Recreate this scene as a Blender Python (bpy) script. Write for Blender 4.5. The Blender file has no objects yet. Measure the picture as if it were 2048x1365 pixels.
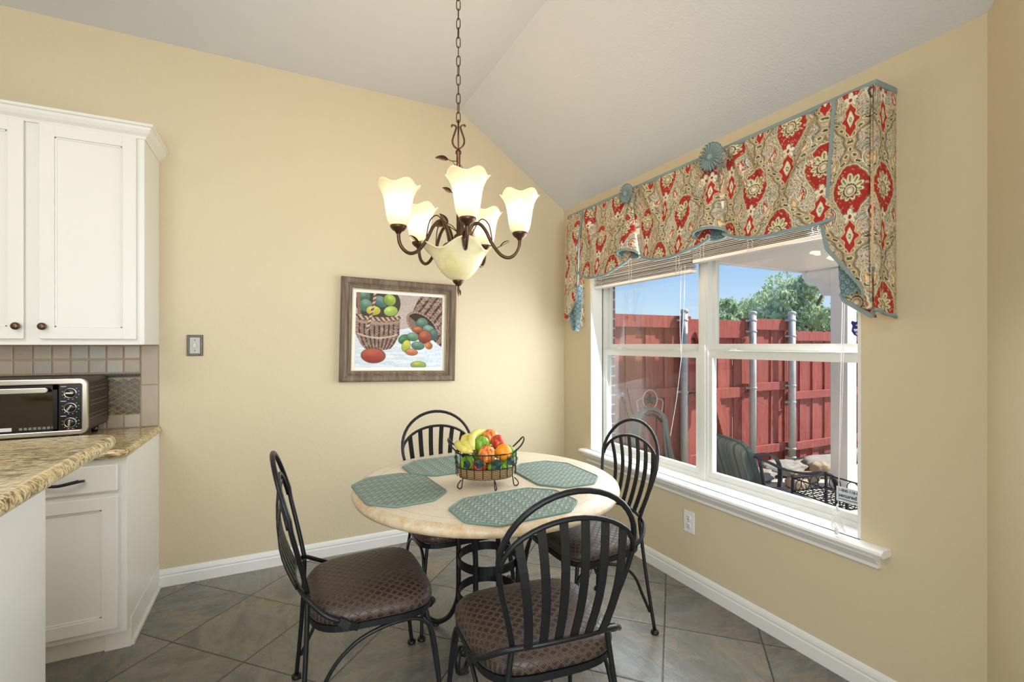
import bpy, bmesh, math, random
import numpy as np
from mathutils import Vector, Matrix, Euler
random.seed(7)
C = bpy.context.scene
COL = C.collection
PI = math.pi

# ------------------------------------------------------------------ camera, sky, sun, exposure
YAW = math.radians(26.3)
cam_data = bpy.data.cameras.new('camera')
cam = bpy.data.objects.new('camera', cam_data); COL.objects.link(cam)
cam.location = (0, 0, 1.37)
cam.rotation_euler = (math.radians(90), 0, -YAW)
cam_data.sensor_width = 36.0
cam_data.lens = 36.0 * 950.0 / 2048.0
cam_data.shift_y = 7.5 / 2048.0
cam_data.clip_start = 0.02; cam_data.clip_end = 300
C.camera = cam

C.view_settings.view_transform = 'Standard'
C.view_settings.look = 'None'
C.view_settings.exposure = 0.20
C.view_settings.gamma = 1.0
C.view_settings.use_curve_mapping = False

world = bpy.data.worlds.new('sky'); C.world = world; world.use_nodes = True
wn = world.node_tree; wn.nodes.clear()
tc = wn.nodes.new('ShaderNodeTexCoord'); sp = wn.nodes.new('ShaderNodeSeparateXYZ'); sky = wn.nodes.new('ShaderNodeValToRGB')
wn.links.new(tc.outputs['Generated'], sp.inputs[0]); wn.links.new(sp.outputs[2], sky.inputs[0])
cr_ = sky.color_ramp
for p_, c_ in ((0.0, (.52, .64, .76, 1)), (.06, (.47, .62, .78, 1)), (.17, (.26, .46, .75, 1)), (.45, (.14, .31, .64, 1))):
    e_ = cr_.elements.new(p_); e_.color = c_
cr_.elements.remove(cr_.elements[0]); cr_.elements[-1].color = (.10, .24, .58, 1)
bg = wn.nodes.new('ShaderNodeBackground'); bg.inputs[1].default_value = 1.15
wo = wn.nodes.new('ShaderNodeOutputWorld')
wn.links.new(sky.outputs[0], bg.inputs[0]); wn.links.new(bg.outputs[0], wo.inputs[0])

def lamp(name, kind, loc, energy, color=(1, 1, 1), rot=None, size=None, size_y=None, target=None, radius=None, angle=None):
    d = bpy.data.lights.new(name, kind); d.energy = energy; d.color = color
    if kind == 'AREA':
        d.shape = 'RECTANGLE'; d.size = size; d.size_y = size_y or size
    if radius is not None: d.shadow_soft_size = radius
    if angle is not None: d.angle = angle
    o = bpy.data.objects.new(name, d); COL.objects.link(o); o.location = loc
    if rot: o.rotation_euler = rot
    if target is not None:
        o.rotation_euler = (Vector(target) - Vector(loc)).to_track_quat('-Z', 'Y').to_euler()
    return o
lamp('sun', 'SUN', (10, -4, 12), 6.5, (1.0, .95, .86), target=(10 - .72, -4 + .42, 12 - .85), angle=math.radians(.7))
# unseen fill lights added behind the camera to brighten the room
lamp('kitchen_fill', 'AREA', (-1.8, .5, 3.0), 34, (.97, .97, 1.0), rot=(0, 0, 0), size=1.6, size_y=1.2)
lamp('rear_fill', 'AREA', (-.6, -2.75, 1.55), 150, (.90, .95, 1.0), target=(.6, 3.0, 1.30), size=3.2, size_y=2.1)
# daylight entering at the window
lamp('window_daylight', 'AREA', (2.197, 2.0, 1.37), 46, (.88, .94, 1.0), target=(0, 1.9, .9), size=1.78, size_y=1.5)

# ------------------------------------------------------------------ mesh helpers
class MB:
    def __init__(s): s.v = []; s.f = []; s.sm = []
    def add(s, vs, fs, smooth=False):
        b = len(s.v); s.v += [tuple(p) for p in vs]
        s.f += [tuple(i + b for i in f) for f in fs]; s.sm += [smooth] * len(fs); return s
    def box(s, x0, x1, y0, y1, z0, z1, bev=0.0, M=None):
        x0, x1 = min(x0, x1), max(x0, x1); y0, y1 = min(y0, y1), max(y0, y1); z0, z1 = min(z0, z1), max(z0, z1)
        if bev <= 0:
            vs = [(x, y, z) for z in (z0, z1) for y in (y0, y1) for x in (x0, x1)]
            fs = [(0, 2, 3, 1), (4, 5, 7, 6), (0, 1, 5, 4), (2, 6, 7, 3), (0, 4, 6, 2), (1, 3, 7, 5)]
            if M: vs = [M @ Vector(p) for p in vs]
            return s.add(vs, fs)
        b = min(bev, (x1 - x0) * .49, (y1 - y0) * .49, (z1 - z0) * .49)
        bm = bmesh.new(); bmesh.ops.create_cube(bm, size=1)
        for q in bm.verts: q.co = Vector(((x0 + x1) / 2 + q.co.x * (x1 - x0), (y0 + y1) / 2 + q.co.y * (y1 - y0), (z0 + z1) / 2 + q.co.z * (z1 - z0)))
        bmesh.ops.bevel(bm, geom=list(bm.edges), offset=b, segments=2, affect='EDGES', profile=.6)
        bm.verts.index_update(); vs = [q.co.copy() for q in bm.verts]
        if M: vs = [M @ p for p in vs]
        s.add(vs, [tuple(q.index for q in f.verts) for f in bm.faces]); bm.free(); return s
    def obox(s, c, ax, ay, az, hx, hy, hz, bev=0.0):
        M = Matrix((Vector(ax).normalized(), Vector(ay).normalized(), Vector(az).normalized())).transposed().to_4x4(); M.translation = Vector(c)
        return s.box(-hx, hx, -hy, hy, -hz, hz, bev, M)
    def tube(s, pts, r, seg=8, closed=False, cap=True):
        pts = [Vector(p) for p in pts]; n = len(pts)
        rs = r if isinstance(r, (list, tuple)) else [r] * n
        T = []
        for i in range(n):
            if closed: t = pts[(i + 1) % n] - pts[i - 1]
            else: t = pts[min(i + 1, n - 1)] - pts[max(i - 1, 0)]
            T.append(t.normalized() if t.length > 1e-9 else Vector((0, 0, 1)))
        up = Vector((0, 0, 1)) if abs(T[0].z) < .9 else Vector((1, 0, 0))
        N = (up - T[0] * up.dot(T[0])).normalized(); vs = []
        for i in range(n):
            N = (N - T[i] * N.dot(T[i]))
            N = N.normalized() if N.length > 1e-6 else T[i].orthogonal().normalized()
            B = T[i].cross(N)
            for k in range(seg):
                a = 2 * PI * k / seg; vs.append(pts[i] + (N * math.cos(a) + B * math.sin(a)) * rs[i])
        fs = []
        for i in range(n if closed else n - 1):
            j = (i + 1) % n
            for k in range(seg): fs.append((i * seg + k, i * seg + (k + 1) % seg, j * seg + (k + 1) % seg, j * seg + k))
        s.add(vs, fs, True)
        if cap and not closed:
            b = len(s.v) - n * seg
            s.f.append(tuple(b + k for k in reversed(range(seg)))); s.sm.append(False)
            s.f.append(tuple(b + (n - 1) * seg + k for k in range(seg))); s.sm.append(False)
        return s
    def bar(s, pts, w, t, wdir):
        """flat bar along pts, width w along wdir, thickness t"""
        pts = [Vector(p) for p in pts]; n = len(pts); vs = []
        for i in range(n):
            T = (pts[min(i + 1, n - 1)] - pts[max(i - 1, 0)]).normalized()
            W = Vector(wdir[i] if isinstance(wdir, list) else wdir); W = (W - T * W.dot(T)).normalized(); N = T.cross(W)
            for a, b in ((1, 1), (-1, 1), (-1, -1), (1, -1)): vs.append(pts[i] + W * (a * w / 2) + N * (b * t / 2))
        fs = [(3, 2, 1, 0), (4 * n - 4, 4 * n - 3, 4 * n - 2, 4 * n - 1)]
        for i in range(n - 1):
            for k in range(4): fs.append((4 * i + k, 4 * i + (k + 1) % 4, 4 * i + 4 + (k + 1) % 4, 4 * i + 4 + k))
        return s.add(vs, fs)
    def lathe(s, prof, c=(0, 0, 0), seg=24, mod=None, smooth=True, axis=None):
        c = Vector(c); vs = []
        R = Vector((0, 0, 1)).rotation_difference(Vector(axis)).to_matrix() if axis is not None else None
        for i, (r, z) in enumerate(prof):
            for k in range(seg):
                a = 2 * PI * k / seg; rr, zz = (mod(r, z, a, i) if mod else (r, z))
                p = Vector((rr * math.cos(a), rr * math.sin(a), zz))
                vs.append(c + (R @ p if R else p))
        fs = [(i * seg + k, i * seg + (k + 1) % seg, (i + 1) * seg + (k + 1) % seg, (i + 1) * seg + k) for i in range(len(prof) - 1) for k in range(seg)]
        if prof[0][0] > 1e-6 and not mod: fs.append(tuple(reversed(range(seg))))
        if prof[-1][0] > 1e-6 and not mod: fs.append(tuple((len(prof) - 1) * seg + k for k in range(seg)))
        return s.add(vs, fs, smooth)
    def prism(s, poly, axis, a, b):
        """extrude 2-D polygon along axis (0 x,1 y,2 z) from a to b"""
        n = len(poly)
        def P(p, w):
            return {0: (w, p[0], p[1]), 1: (p[0], w, p[1]), 2: (p[0], p[1], w)}[axis]
        vs = [P(p, a) for p in poly] + [P(p, b) for p in poly]
        fs = [tuple(range(n)), tuple(reversed(range(n, 2 * n)))] + [(i, i + n, (i + 1) % n + n, (i + 1) % n) for i in range(n)]
        return s.add(vs, fs)
    def sweep(s, prof, path, closed=False):
        """prof: list of (out, z) ; path: list of (x,y) ; out is to the right of travel"""
        n = len(path); vs = []
        for i in range(n):
            p = Vector(path[i])
            d0 = (p - Vector(path[i - 1])).normalized() if (i > 0 or closed) else None
            d1 = (Vector(path[(i + 1) % n]) - p).normalized() if (i < n - 1 or closed) else None
            d0 = d0 or d1; d1 = d1 or d0
            n0 = Vector((d0.y, -d0.x)); n1 = Vector((d1.y, -d1.x)); m = (n0 + n1).normalized(); m = m / max(.2, m.dot(n0))
            for o, z in prof: vs.append((p.x + m.x * o, p.y + m.y * o, z))
        k = len(prof); fs = []
        for i in range(n if closed else n - 1):
            j = (i + 1) % n
            for q in range(k): fs.append((i * k + q, i * k + (q + 1) % k, j * k + (q + 1) % k, j * k + q))
        if not closed: fs.append(tuple(range(k))); fs.append(tuple((n - 1) * k + q for q in reversed(range(k))))
        return s.add(vs, fs)
    def grid(s, fn, nu, nv, smooth=True, wrap=False):
        vs = [fn(i / (nu if wrap else nu - 1), j / (nv - 1)) for j in range(nv) for i in range(nu)]
        fs = [(j * nu + i, j * nu + (i + 1) % nu, (j + 1) * nu + (i + 1) % nu, (j + 1) * nu + i) for j in range(nv - 1) for i in range(nu if wrap else nu - 1)]
        return s.add(vs, fs, smooth)
    def ball(s, c, r, sc=(1, 1, 1), seg=16, rings=10, fn=None, R=None):
        c = Vector(c); vs = []; 
        for j in range(rings + 1):
            t = PI * j / rings
            for k in range(seg):
                a = 2 * PI * k / seg; d = Vector((math.sin(t) * math.cos(a), math.sin(t) * math.sin(a), math.cos(t)))
                q = Vector((d.x * sc[0], d.y * sc[1], d.z * sc[2])) * r
                if fn: q = fn(q, d)
                if R: q = R @ q
                vs.append(c + q)
        fs = [(j * seg + k, (j + 1) * seg + k, (j + 1) * seg + (k + 1) % seg, j * seg + (k + 1) % seg) for j in range(rings) for k in range(seg)]
        return s.add(vs, fs, True)

def set_props(o, label=None, cat=None, group=None, kind=None):
    if label: o['label'] = label
    if cat: o['category'] = cat
    if group: o['group'] = group
    if kind: o['kind'] = kind
    return o
WL = {}
def wloc(o): return WL.get(o.name, Vector(o.location))
def obj(name, mb, m, parent=None, label=None, cat=None, group=None, kind=None, local=False, bevel=None, fix=True, mods=None):
    me = bpy.data.meshes.new(name)
    V = np.array(mb.v, dtype=float).reshape(-1, 3)
    if parent is not None: org = np.array(wloc(parent)) if not local else np.zeros(3)
    elif local: org = np.zeros(3)
    else: org = np.array([(V[:, 0].min() + V[:, 0].max()) / 2, (V[:, 1].min() + V[:, 1].max()) / 2, V[:, 2].min()])
    V2 = V - org
    me.from_pydata([tuple(p) for p in V2], [], mb.f)
    me.polygons.foreach_set('use_smooth', mb.sm)
    if fix:
        bm = bmesh.new(); bm.from_mesh(me); bmesh.ops.remove_doubles(bm, verts=bm.verts, dist=1e-6); bmesh.ops.recalc_face_normals(bm, faces=bm.faces); bm.to_mesh(me); bm.free()
    if m is not None: me.materials.append(m)
    me.update()
    o = bpy.data.objects.new(name, me); COL.objects.link(o)
    if parent is not None: o.parent = parent; WL[o.name] = Vector(org) if not local else wloc(parent)
    else: o.location = org; WL[o.name] = Vector(org)
    if bevel:
        b = o.modifiers.new('bevel', 'BEVEL'); b.width = bevel; b.segments = 2; b.limit_method = 'ANGLE'; b.angle_limit = math.radians(35)
    set_props(o, label, cat, group, kind); return o
def thing(name, loc, label, cat, group=None, rotz=0, kind=None):
    o = bpy.data.objects.new(name, None); COL.objects.link(o); o.location = loc; o.rotation_euler = (0, 0, rotz)
    o.empty_display_size = .05; WL[o.name] = Vector(loc); set_props(o, label, cat, group, kind); return o
def copy_tree(o, parent=None):
    c = o.copy(); COL.objects.link(c)
    if parent is not None: c.parent = parent
    for ch in [q for q in bpy.data.objects if q.parent == o]: copy_tree(ch, c)
    return c
def struct(name, mb, m, **k): return obj(name, mb, m, kind='structure', **k)
def colour_grid(name, P, colr, m, parent=None, thick=None, wrap=False):
    """P: (nv,nu,3) array, colr (nv,nu,3) linear"""
    nv, nu = P.shape[:2]; org = np.array(wloc(parent)) if parent is not None else P.reshape(-1, 3).min(0)
    me = bpy.data.meshes.new(name)
    idx = np.arange(nu * nv).reshape(nv, nu)
    F = np.stack([idx[:-1, :-1], idx[:-1, 1:], idx[1:, 1:], idx[1:, :-1]], -1).reshape(-1, 4)
    me.vertices.add(nu * nv); me.vertices.foreach_set('co', (P.reshape(-1, 3) - org).ravel())
    me.loops.add(F.size); me.loops.foreach_set('vertex_index', F.ravel())
    me.polygons.add(len(F)); me.polygons.foreach_set('loop_start', np.arange(0, F.size, 4)); me.polygons.foreach_set('loop_total', np.full(len(F), 4)); me.polygons.foreach_set('use_smooth', np.ones(len(F), bool))
    me.update(calc_edges=True)
    at = me.color_attributes.new('Col', 'FLOAT_COLOR', 'POINT')
    at.data.foreach_set('color', np.concatenate([colr.reshape(-1, 3), np.ones((nu * nv, 1))], 1).ravel())
    me.materials.append(m); o = bpy.data.objects.new(name, me); COL.objects.link(o)
    if parent is not None: o.parent = parent
    else: o.location = org
    WL[o.name] = Vector(org)
    if thick:
        s = o.modifiers.new('thick', 'SOLIDIFY'); s.thickness = thick; s.offset = 0
    return o
def arc(c, r, a0, a1, n, f):  # helper: list of points via f(cos,sin)
    return [f(c, r * math.cos(a0 + (a1 - a0) * i / (n - 1)), r * math.sin(a0 + (a1 - a0) * i / (n - 1))) for i in range(n)]
def smooth_path(pts, n=6):
    P = [Vector(p) for p in pts]; out = []
    for i in range(len(P) - 1):
        p0 = P[max(i - 1, 0)]; p1 = P[i]; p2 = P[i + 1]; p3 = P[min(i + 2, len(P) - 1)]
        for k in range(n):
            t = k / n
            out.append(.5 * ((2 * p1) + (p2 - p0) * t + (2 * p0 - 5 * p1 + 4 * p2 - p3) * t * t + (3 * p1 - p0 - 3 * p2 + p3) * t ** 3))
    out.append(P[-1]); return out

# ------------------------------------------------------------------ materials
def srgb(h):
    c = [int(h[i:i + 2], 16) / 255 for i in (0, 2, 4)]
    return tuple((x / 12.92 if x <= .04045 else ((x + .055) / 1.055) ** 2.4) for x in c) + (1,)
class N:
    def __init__(s, name):
        s.m = bpy.data.materials.new(name); s.m.use_nodes = True; s.t = s.m.node_tree; s.t.nodes.clear()
        s.out = s.t.nodes.new('ShaderNodeOutputMaterial')
    def n(s, typ, **k):
        q = s.t.nodes.new('ShaderNode' + typ)
        for a, b in k.items():
            if a == 'i':
                for kk, vv in b.items(): s.set(q, kk, vv)
            else: setattr(q, a, b)
        return q
    def set(s, q, key, v):
        inp = q.inputs[key]
        if hasattr(v, 'is_output') or isinstance(v, bpy.types.NodeSocket): s.t.links.new(v, inp)
        else: inp.default_value = v
    def math(s, op, a, b=None, c=None):
        q = s.n('Math', operation=op); s.set(q, 0, a)
        if b is not None: s.set(q, 1, b)
        if c is not None: s.set(q, 2, c)
        return q.outputs[0]
    def noise(s, scale, detail=4, rough=.55, vec=None, dist=0):
        q = s.n('TexNoise'); s.set(q, 'Scale', scale); s.set(q, 'Detail', detail); s.set(q, 'Roughness', rough); s.set(q, 'Distortion', dist)
        if vec is not None: s.set(q, 'Vector', vec)
        return q
    def ramp(s, fac, stops, interp='LINEAR'):
        q = s.n('ValToRGB'); r = q.color_ramp; r.interpolation = interp
        while len(r.elements) < len(stops): r.elements.new(.5)
        for e, (p, c) in zip(r.elements, stops): e.position = p; e.color = srgb(c) if isinstance(c, str) else c
        s.set(q, 0, fac); return q.outputs[0]
    def mix(s, f, a, b, bt='MIX'):
        q = s.n('Mix', data_type='RGBA', blend_type=bt); s.set(q, 0, f)
        s.set(q, 6, srgb(a) if isinstance(a, str) else a); s.set(q, 7, srgb(b) if isinstance(b, str) else b); return q.outputs[2]
    def bump(s, h, st=.3, dist=.01):
        q = s.n('Bump'); s.set(q, 'Strength', st); s.set(q, 'Distance', dist); s.set(q, 'Height', h); return q.outputs[0]
    def coord(s, kind='Object'): return s.n('TexCoord').outputs[kind]
    def xyz(s, vec):
        q = s.n('SeparateXYZ'); s.set(q, 0, vec); return q.outputs
    def bsdf(s, color, rough=.5, metal=0, normal=None, spec=.5, **k):
        q = s.n('BsdfPrincipled'); s.set(q, 'Base Color', srgb(color) if isinstance(color, str) else color)
        s.set(q, 'Roughness', rough); s.set(q, 'Metallic', metal); s.set(q, 'Specular IOR Level', spec)
        if normal is not None: s.set(q, 'Normal', normal)
        for a, b in k.items(): s.set(q, a.replace('_', ' '), b)
        s.t.links.new(q.outputs[0], s.out.inputs[0]); return q
def simple(name, c, rough=.5, metal=0, spec=.5, bump=None, var=None, **k):
    s = N(name); nm = None; col = srgb(c)
    if bump or var: co = s.coord()
    if bump: nm = s.bump(s.noise(bump[0], 3, .5, co).outputs[0], bump[1], bump[2] if len(bump) > 2 else .002)
    if var:
        nz = s.noise(var[1], 4, .6, co); col = s.mix(nz.outputs[0], c, var[0])
    s.bsdf(col, rough, metal, nm, spec, **k); return s.m

M = {}
def wallmat(name, c):
    s = N(name); co = s.n('NewGeometry').outputs['Position']
    a = s.noise(95, 3, .6, co); b = s.noise(30, 2, .5, co)
    s.bsdf(c, .62, 0, s.bump(s.math('ADD', a.outputs[0], s.math('MULTIPLY', b.outputs[0], .6)), .32, .004), .3); return s.m
M['wall'] = wallmat('wall_paint', 'd6c7a7')
M['ceil'] = wallmat('ceiling_paint', 'd9dbdf')
M['white'] = simple('white_satin_paint', 'e9e8e4', .32, 0, .4, bump=(14, .05, .004))
M['cab'] = simple('cabinet_paint', 'e3e1d8', .38, 0, .4, bump=(25, .05, .003))
M['vinyl'] = simple('window_vinyl', 'dcdcd6', .35)
M['iron'] = simple('wrought_iron', '232527', .38, .5, .5, bump=(160, .15, .001))
M['irong'] = simple('weathered_grey_iron', '55585c', .5, .6)
M['bronze'] = simple('oil_rubbed_bronze', '7a5a45', .36, .8, .5, var=('3a2c25', 30))
M['plastic'] = simple('white_plastic', 'ecebe6', .3)
M['black'] = simple('black_plastic', '0e0e0f', .25)
M['dark'] = simple('dark_slot', '1c1a18', .6)
M['pewter'] = simple('pewter', '99958b', .45, .5)
M['steel'] = simple('brushed_steel', 'c3bdb0', .28, .9)
M['steelw'] = simple('chrome', 'd6d4d0', .12, 1)
M['ovenside'] = simple('oven_brown_enamel', '3a322b', .35, .4)
M['teal'] = simple('teal_cotton', '8b9b99', .85, 0, .2, bump=(400, .3, .001))
M['galv'] = simple('galvanised_pipe', 'd3d6d8', .5, .1, var=('a5a9ab', 14))
M['hose'] = simple('grey_rubber_hose', '8a8c87', .4, 0, .5)
M['silver'] = simple('silver_wire', 'b9bbbc', .3, .8)
M['post'] = simple('painted_post', 'ecebe9', .55, 0, .3, bump=(40, .1, .004))
M['concrete'] = simple('pale_concrete', 'cfc9bd', .85, 0, .2, bump=(60, .3, .003), var=('b9b2a6', 3))
M['roof'] = simple('porch_ceiling_paint', 'eae9e8', .6)
s = N('blind_slat'); q = s.bsdf('f0efeb', .45, 0, None, .4); tr_ = s.n('BsdfTranslucent'); tr_.inputs[0].default_value = srgb('f0efeb'); mx = s.n('MixShader'); mx.inputs[0].default_value = .45; s.t.links.new(q.outputs[0], mx.inputs[1]); s.t.links.new(tr_.outputs[0], mx.inputs[2]); s.t.links.new(mx.outputs[0], s.out.inputs[0]); M['slat'] = s.m
M['cord'] = simple('white_cord', 'e8e8e6', .5)
M['leafgreen'] = simple('painted_leaf_green', '1d3a35', .5, .3)
M['red_mark'] = simple('red_print', 'a3201c', .4)
M['white_mark'] = simple('white_print', 'dcdcdc', .4)

# ogee-tiled slate floor laid at 45 degrees
s = N('slate_tile'); p = s.xyz(s.n('NewGeometry').outputs['Position'])
S_ = s.math('DIVIDE', s.math('SUBTRACT', s.math('ADD', p[0], p[1]), 2.825 - 6.06), .606)
T_ = s.math('DIVIDE', s.math('SUBTRACT', s.math('SUBTRACT', p[0], p[1]), -.054 - 6.06), .606)
def edge(q, w):
    f = s.math('FRACT', q); d = s.math('MINIMUM', f, s.math('SUBTRACT', 1., f)); return d
ed = s.math('MINIMUM', edge(S_, 0), edge(T_, 0))
grout = s.math('LESS_THAN', ed, .0080)
cid = s.n('CombineXYZ'); s.set(cid, 0, s.math('FLOOR', S_)); s.set(cid, 1, s.math('FLOOR', T_))
wnz = s.n('TexWhiteNoise', noise_dimensions='3D'); s.set(wnz, 0, cid.outputs[0])
off = s.n('VectorMath', operation='MULTIPLY_ADD'); s.set(off, 0, wnz.outputs[1]); s.set(off, 1, (30, 30, 30)); s.set(off, 2, s.n('NewGeometry').outputs['Position'])
rot = s.n('VectorRotate', rotation_type='Z_AXIS'); s.set(rot, 0, off.outputs[0]); s.set(rot, 'Angle', s.math('MULTIPLY', s.math('FLOOR', s.math('MULTIPLY', wnz.outputs[0], 4)), 1.5708))
st = s.n('VectorMath', operation='MULTIPLY'); s.set(st, 0, rot.outputs[0]); s.set(st, 1, (1.0, 2.6, 1))
n1 = s.noise(2.2, 7, .62, st.outputs[0], .7); n2 = s.noise(9, 6, .65, st.outputs[0], .8); n3 = s.noise(5.0, 5, .6, rot.outputs[0], 2.)
c1 = s.ramp(n1.outputs[0], [(.28, '515253'), (.42, '686862'), (.52, '7f7c75'), (.62, '716a60'), (.74, '8d8070')])
c2 = s.mix(s.ramp(n3.outputs[0], [(.52, (0, 0, 0, 1)), (.66, (1, 1, 1, 1))]), c1, '8c7a64')
c3 = s.mix(s.math('MULTIPLY', s.ramp(n2.outputs[0], [(.55, (0, 0, 0, 1)), (.62, (1, 1, 1, 1))]), .5), c2, '4a4c4b')
c4 = s.mix(grout, s.mix(.25, c3, s.ramp(wnz.outputs[0], [(0, '656c70'), (.5, '7f7c73'), (1, '8b877b')])), '37322d')
hh = s.math('ADD', s.math('MULTIPLY', n2.outputs[0], .6), s.math('MULTIPLY', s.math('MINIMUM', ed, .02), 26))
s.bsdf(c4, s.math('MULTIPLY_ADD', n2.outputs[0], .25, .16), 0, s.bump(hh, .32, .006), .55); M['floor'] = s.m

# granite
s = N('granite'); co = s.n('NewGeometry').outputs['Position']
m1 = s.n('VectorMath', operation='MULTIPLY'); s.set(m1, 0, co); s.set(m1, 1, (.55, 1.35, 1.))
a = s.noise(34, 6, .7, m1.outputs[0], .7); b = s.noise(80, 5, .7, m1.outputs[0], .4); d = s.noise(9, 3, .5, co, .5)
g1 = s.ramp(a.outputs[0], [(.32, '2f2823'), (.41, '75603f'), (.48, 'c9ad76'), (.58, 'e2d3a6'), (.72, 'b5a992')])
g2 = s.mix(s.ramp(b.outputs[0], [(.52, (0, 0, 0, 1)), (.58, (1, 1, 1, 1))]), g1, '5a4f44')
g3 = s.mix(s.ramp(d.outputs[0], [(.4, (0, 0, 0, 1)), (.7, (.6, .6, .6, 1))]), g2, 'cdb27a')
s.bsdf(g3, .12, 0, None, .5); M['granite'] = s.m

# travertine-look table top
s = N('stone_tabletop'); co = s.coord()
a = s.noise(5, 6, .65, co, .6); b = s.noise(170, 3, .6, co); e = s.noise(28, 5, .7, co, .4)
t1 = s.ramp(a.outputs[0], [(.3, 'c9b99f'), (.5, 'd4c6af'), (.7, 'dccfba')])
t2 = s.mix(s.ramp(b.outputs[0], [(.60, (0, 0, 0, 1)), (.70, (.5, .5, .5, 1))]), t1, '9c8058')
pz = s.xyz(co)
rr = s.math('SQRT', s.math('ADD', s.math('MULTIPLY', pz[0], pz[0]), s.math('MULTIPLY', pz[1], pz[1])))
line = s.math('LESS_THAN', s.math('ABSOLUTE', s.math('SUBTRACT', rr, .527)), .0012)
rim = s.math('GREATER_THAN', rr, .575)
t3 = s.mix(s.math('MULTIPLY', rim, s.ramp(e.outputs[0], [(.35, (0, 0, 0, 1)), (.65, (.75, .75, .75, 1))])), t2, 'c09d62')
t4 = s.mix(s.math('MULTIPLY', line, .7), t3, '8f7a5a')
s.bsdf(t4, .38, 0, s.bump(b.outputs[0], .1, .001), .45); M['table'] = s.m

# seat fabric: double-line diamonds
s = N('seat_fabric'); p = s.xyz(s.coord())
dz_ = s.math('SUBTRACT', .493, p[2])
def wrapc(q, w):
    k = s.math('POWER', s.math('DIVIDE', s.math('ABSOLUTE', q), w), 6.); return s.math('ADD', q, s.math('MULTIPLY', s.math('MULTIPLY', s.math('SIGN', q), dz_), s.math('MINIMUM', k, 1.)))
px_, py_ = wrapc(p[0], .225), wrapc(p[1], .205)
A_ = s.math('DIVIDE', s.math('ADD', px_, py_), .037)
B_ = s.math('DIVIDE', s.math('SUBTRACT', px_, py_), .037)
def dl(q):
    f = s.math('FRACT', s.math('ADD', q, 50.)); return s.math('MINIMUM', f, s.math('SUBTRACT', 1., f))
dm = s.math('MINIMUM', dl(A_), dl(B_))
ln = s.math('LESS_THAN', s.math('ABSOLUTE', s.math('SUBTRACT', dm, .09)), .042)
inn = s.math('GREATER_THAN', dm, .15)
nz = s.noise(260, 3, .6, s.coord())
c1 = s.mix(ln, '372b25', '6f5848'); c2 = s.mix(inn, c1, '2d2421')
c3 = s.mix(s.math('MULTIPLY', nz.outputs[0], .3), c2, '1d1512')
s.bsdf(c3, s.mix(inn, (.62,) * 3 + (1,), (.42,) * 3 + (1,)), 0, s.bump(s.math('ADD', s.math('MULTIPLY', inn, .8), s.math('MULTIPLY', nz.outputs[0], .5)), .3, .002), s.mix(inn, (.25,) * 3 + (1,), (.6,) * 3 + (1,)), Sheen_Weight=.04, Sheen_Roughness=.4); M['seat'] = s.m

# woven placemat: zigzag herringbone
s = N('placemat_weave'); p = s.xyz(s.coord())
u = s.math('DIVIDE', p[0], .030); w = s.math('DIVIDE', p[1], .030)
tri = s.math('ABSOLUTE', s.math('SUBTRACT', s.math('MULTIPLY', s.math('FRACT', s.math('ADD', u, 40.)), 2.), 1.))
z = s.math('FRACT', s.math('ADD', s.math('ADD', w, s.math('MULTIPLY', tri, .8)), 40.))
hi = s.math('MULTIPLY', s.math('LESS_THAN', z, .42), s.math('GREATER_THAN', s.math('FRACT', s.math('ADD', s.math('MULTIPLY', u, .5), 40.)), .5))
nz = s.noise(420, 3, .7, s.coord()); chk = s.n('TexChecker'); s.set(chk, 'Scale', 210.); s.set(chk, 0, s.coord())
c1 = s.mix(s.math('MULTIPLY', nz.outputs[0], .6), '75857a', '58685d'); c2 = s.mix(s.math('MULTIPLY', s.math('LESS_THAN', z, .5), .6), c1, '9aa89c')
c3 = s.mix(s.math('MULTIPLY', hi, .5), c2, 'b4bdb6'); c4 = s.mix(s.math('MULTIPLY', chk.outputs[1], .15), c3, '40594f')
s.bsdf(c4, .7, 0, s.bump(s.math('ADD', z, nz.outputs[0]), .6, .003), .35); M['mat'] = s.m

# fence wood
def woodmat(name, c0, c1, c2, rough=.7):
    s = N(name); co = s.n('NewGeometry').outputs['Position']
    m1 = s.n('VectorMath', operation='MULTIPLY'); s.set(m1, 0, co); s.set(m1, 1, (14, 14, 1.2))
    a = s.noise(2.2, 5, .65, m1.outputs[0], .8); isl = s.n('NewGeometry').outputs['Random Per Island']
    k = s.ramp(a.outputs[0], [(.3, c0), (.5, c1), (.7, c2)])
    k2 = s.mix(s.math('MULTIPLY', isl, .3), k, c0)
    s.bsdf(k2, rough, 0, s.bump(a.outputs[0], .3, .003), .25); return s.m
M['fence'] = woodmat('red_stained_wood', '8a4441', 'a4554f', 'b2665e')
M['frame'] = woodmat('taupe_wood_frame', '5d4c3d', '7a6958', '958877', .45)
M['gold'] = simple('gilt_edge', 'a08a5c', .4, .5)
M['artmat'] = simple('mat_board', 'f0ede6', .8)

# brick
s = N('brick'); q = s.n('TexBrick'); co = s.n('NewGeometry').outputs['Position']; mp = s.xyz(co)
cb = s.n('CombineXYZ'); s.set(cb, 0, s.math('ADD', mp[0], mp[1])); s.set(cb, 1, mp[2]); s.set(q, 'Vector', cb.outputs[0])
s.set(q, 'Color1', srgb('8a4f3c')); s.set(q, 'Color2', srgb('6d4236')); s.set(q, 'Mortar', srgb('c3b59b')); s.set(q, 'Scale', 1.0); s.set(q, 'Mortar Size', .006); s.set(q, 'Brick Width', .2); s.set(q, 'Row Height', .075)
s.bsdf(q.outputs[0], .85, 0, s.bump(q.outputs[1], -.4, .004)); M['brick'] = s.m

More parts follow.
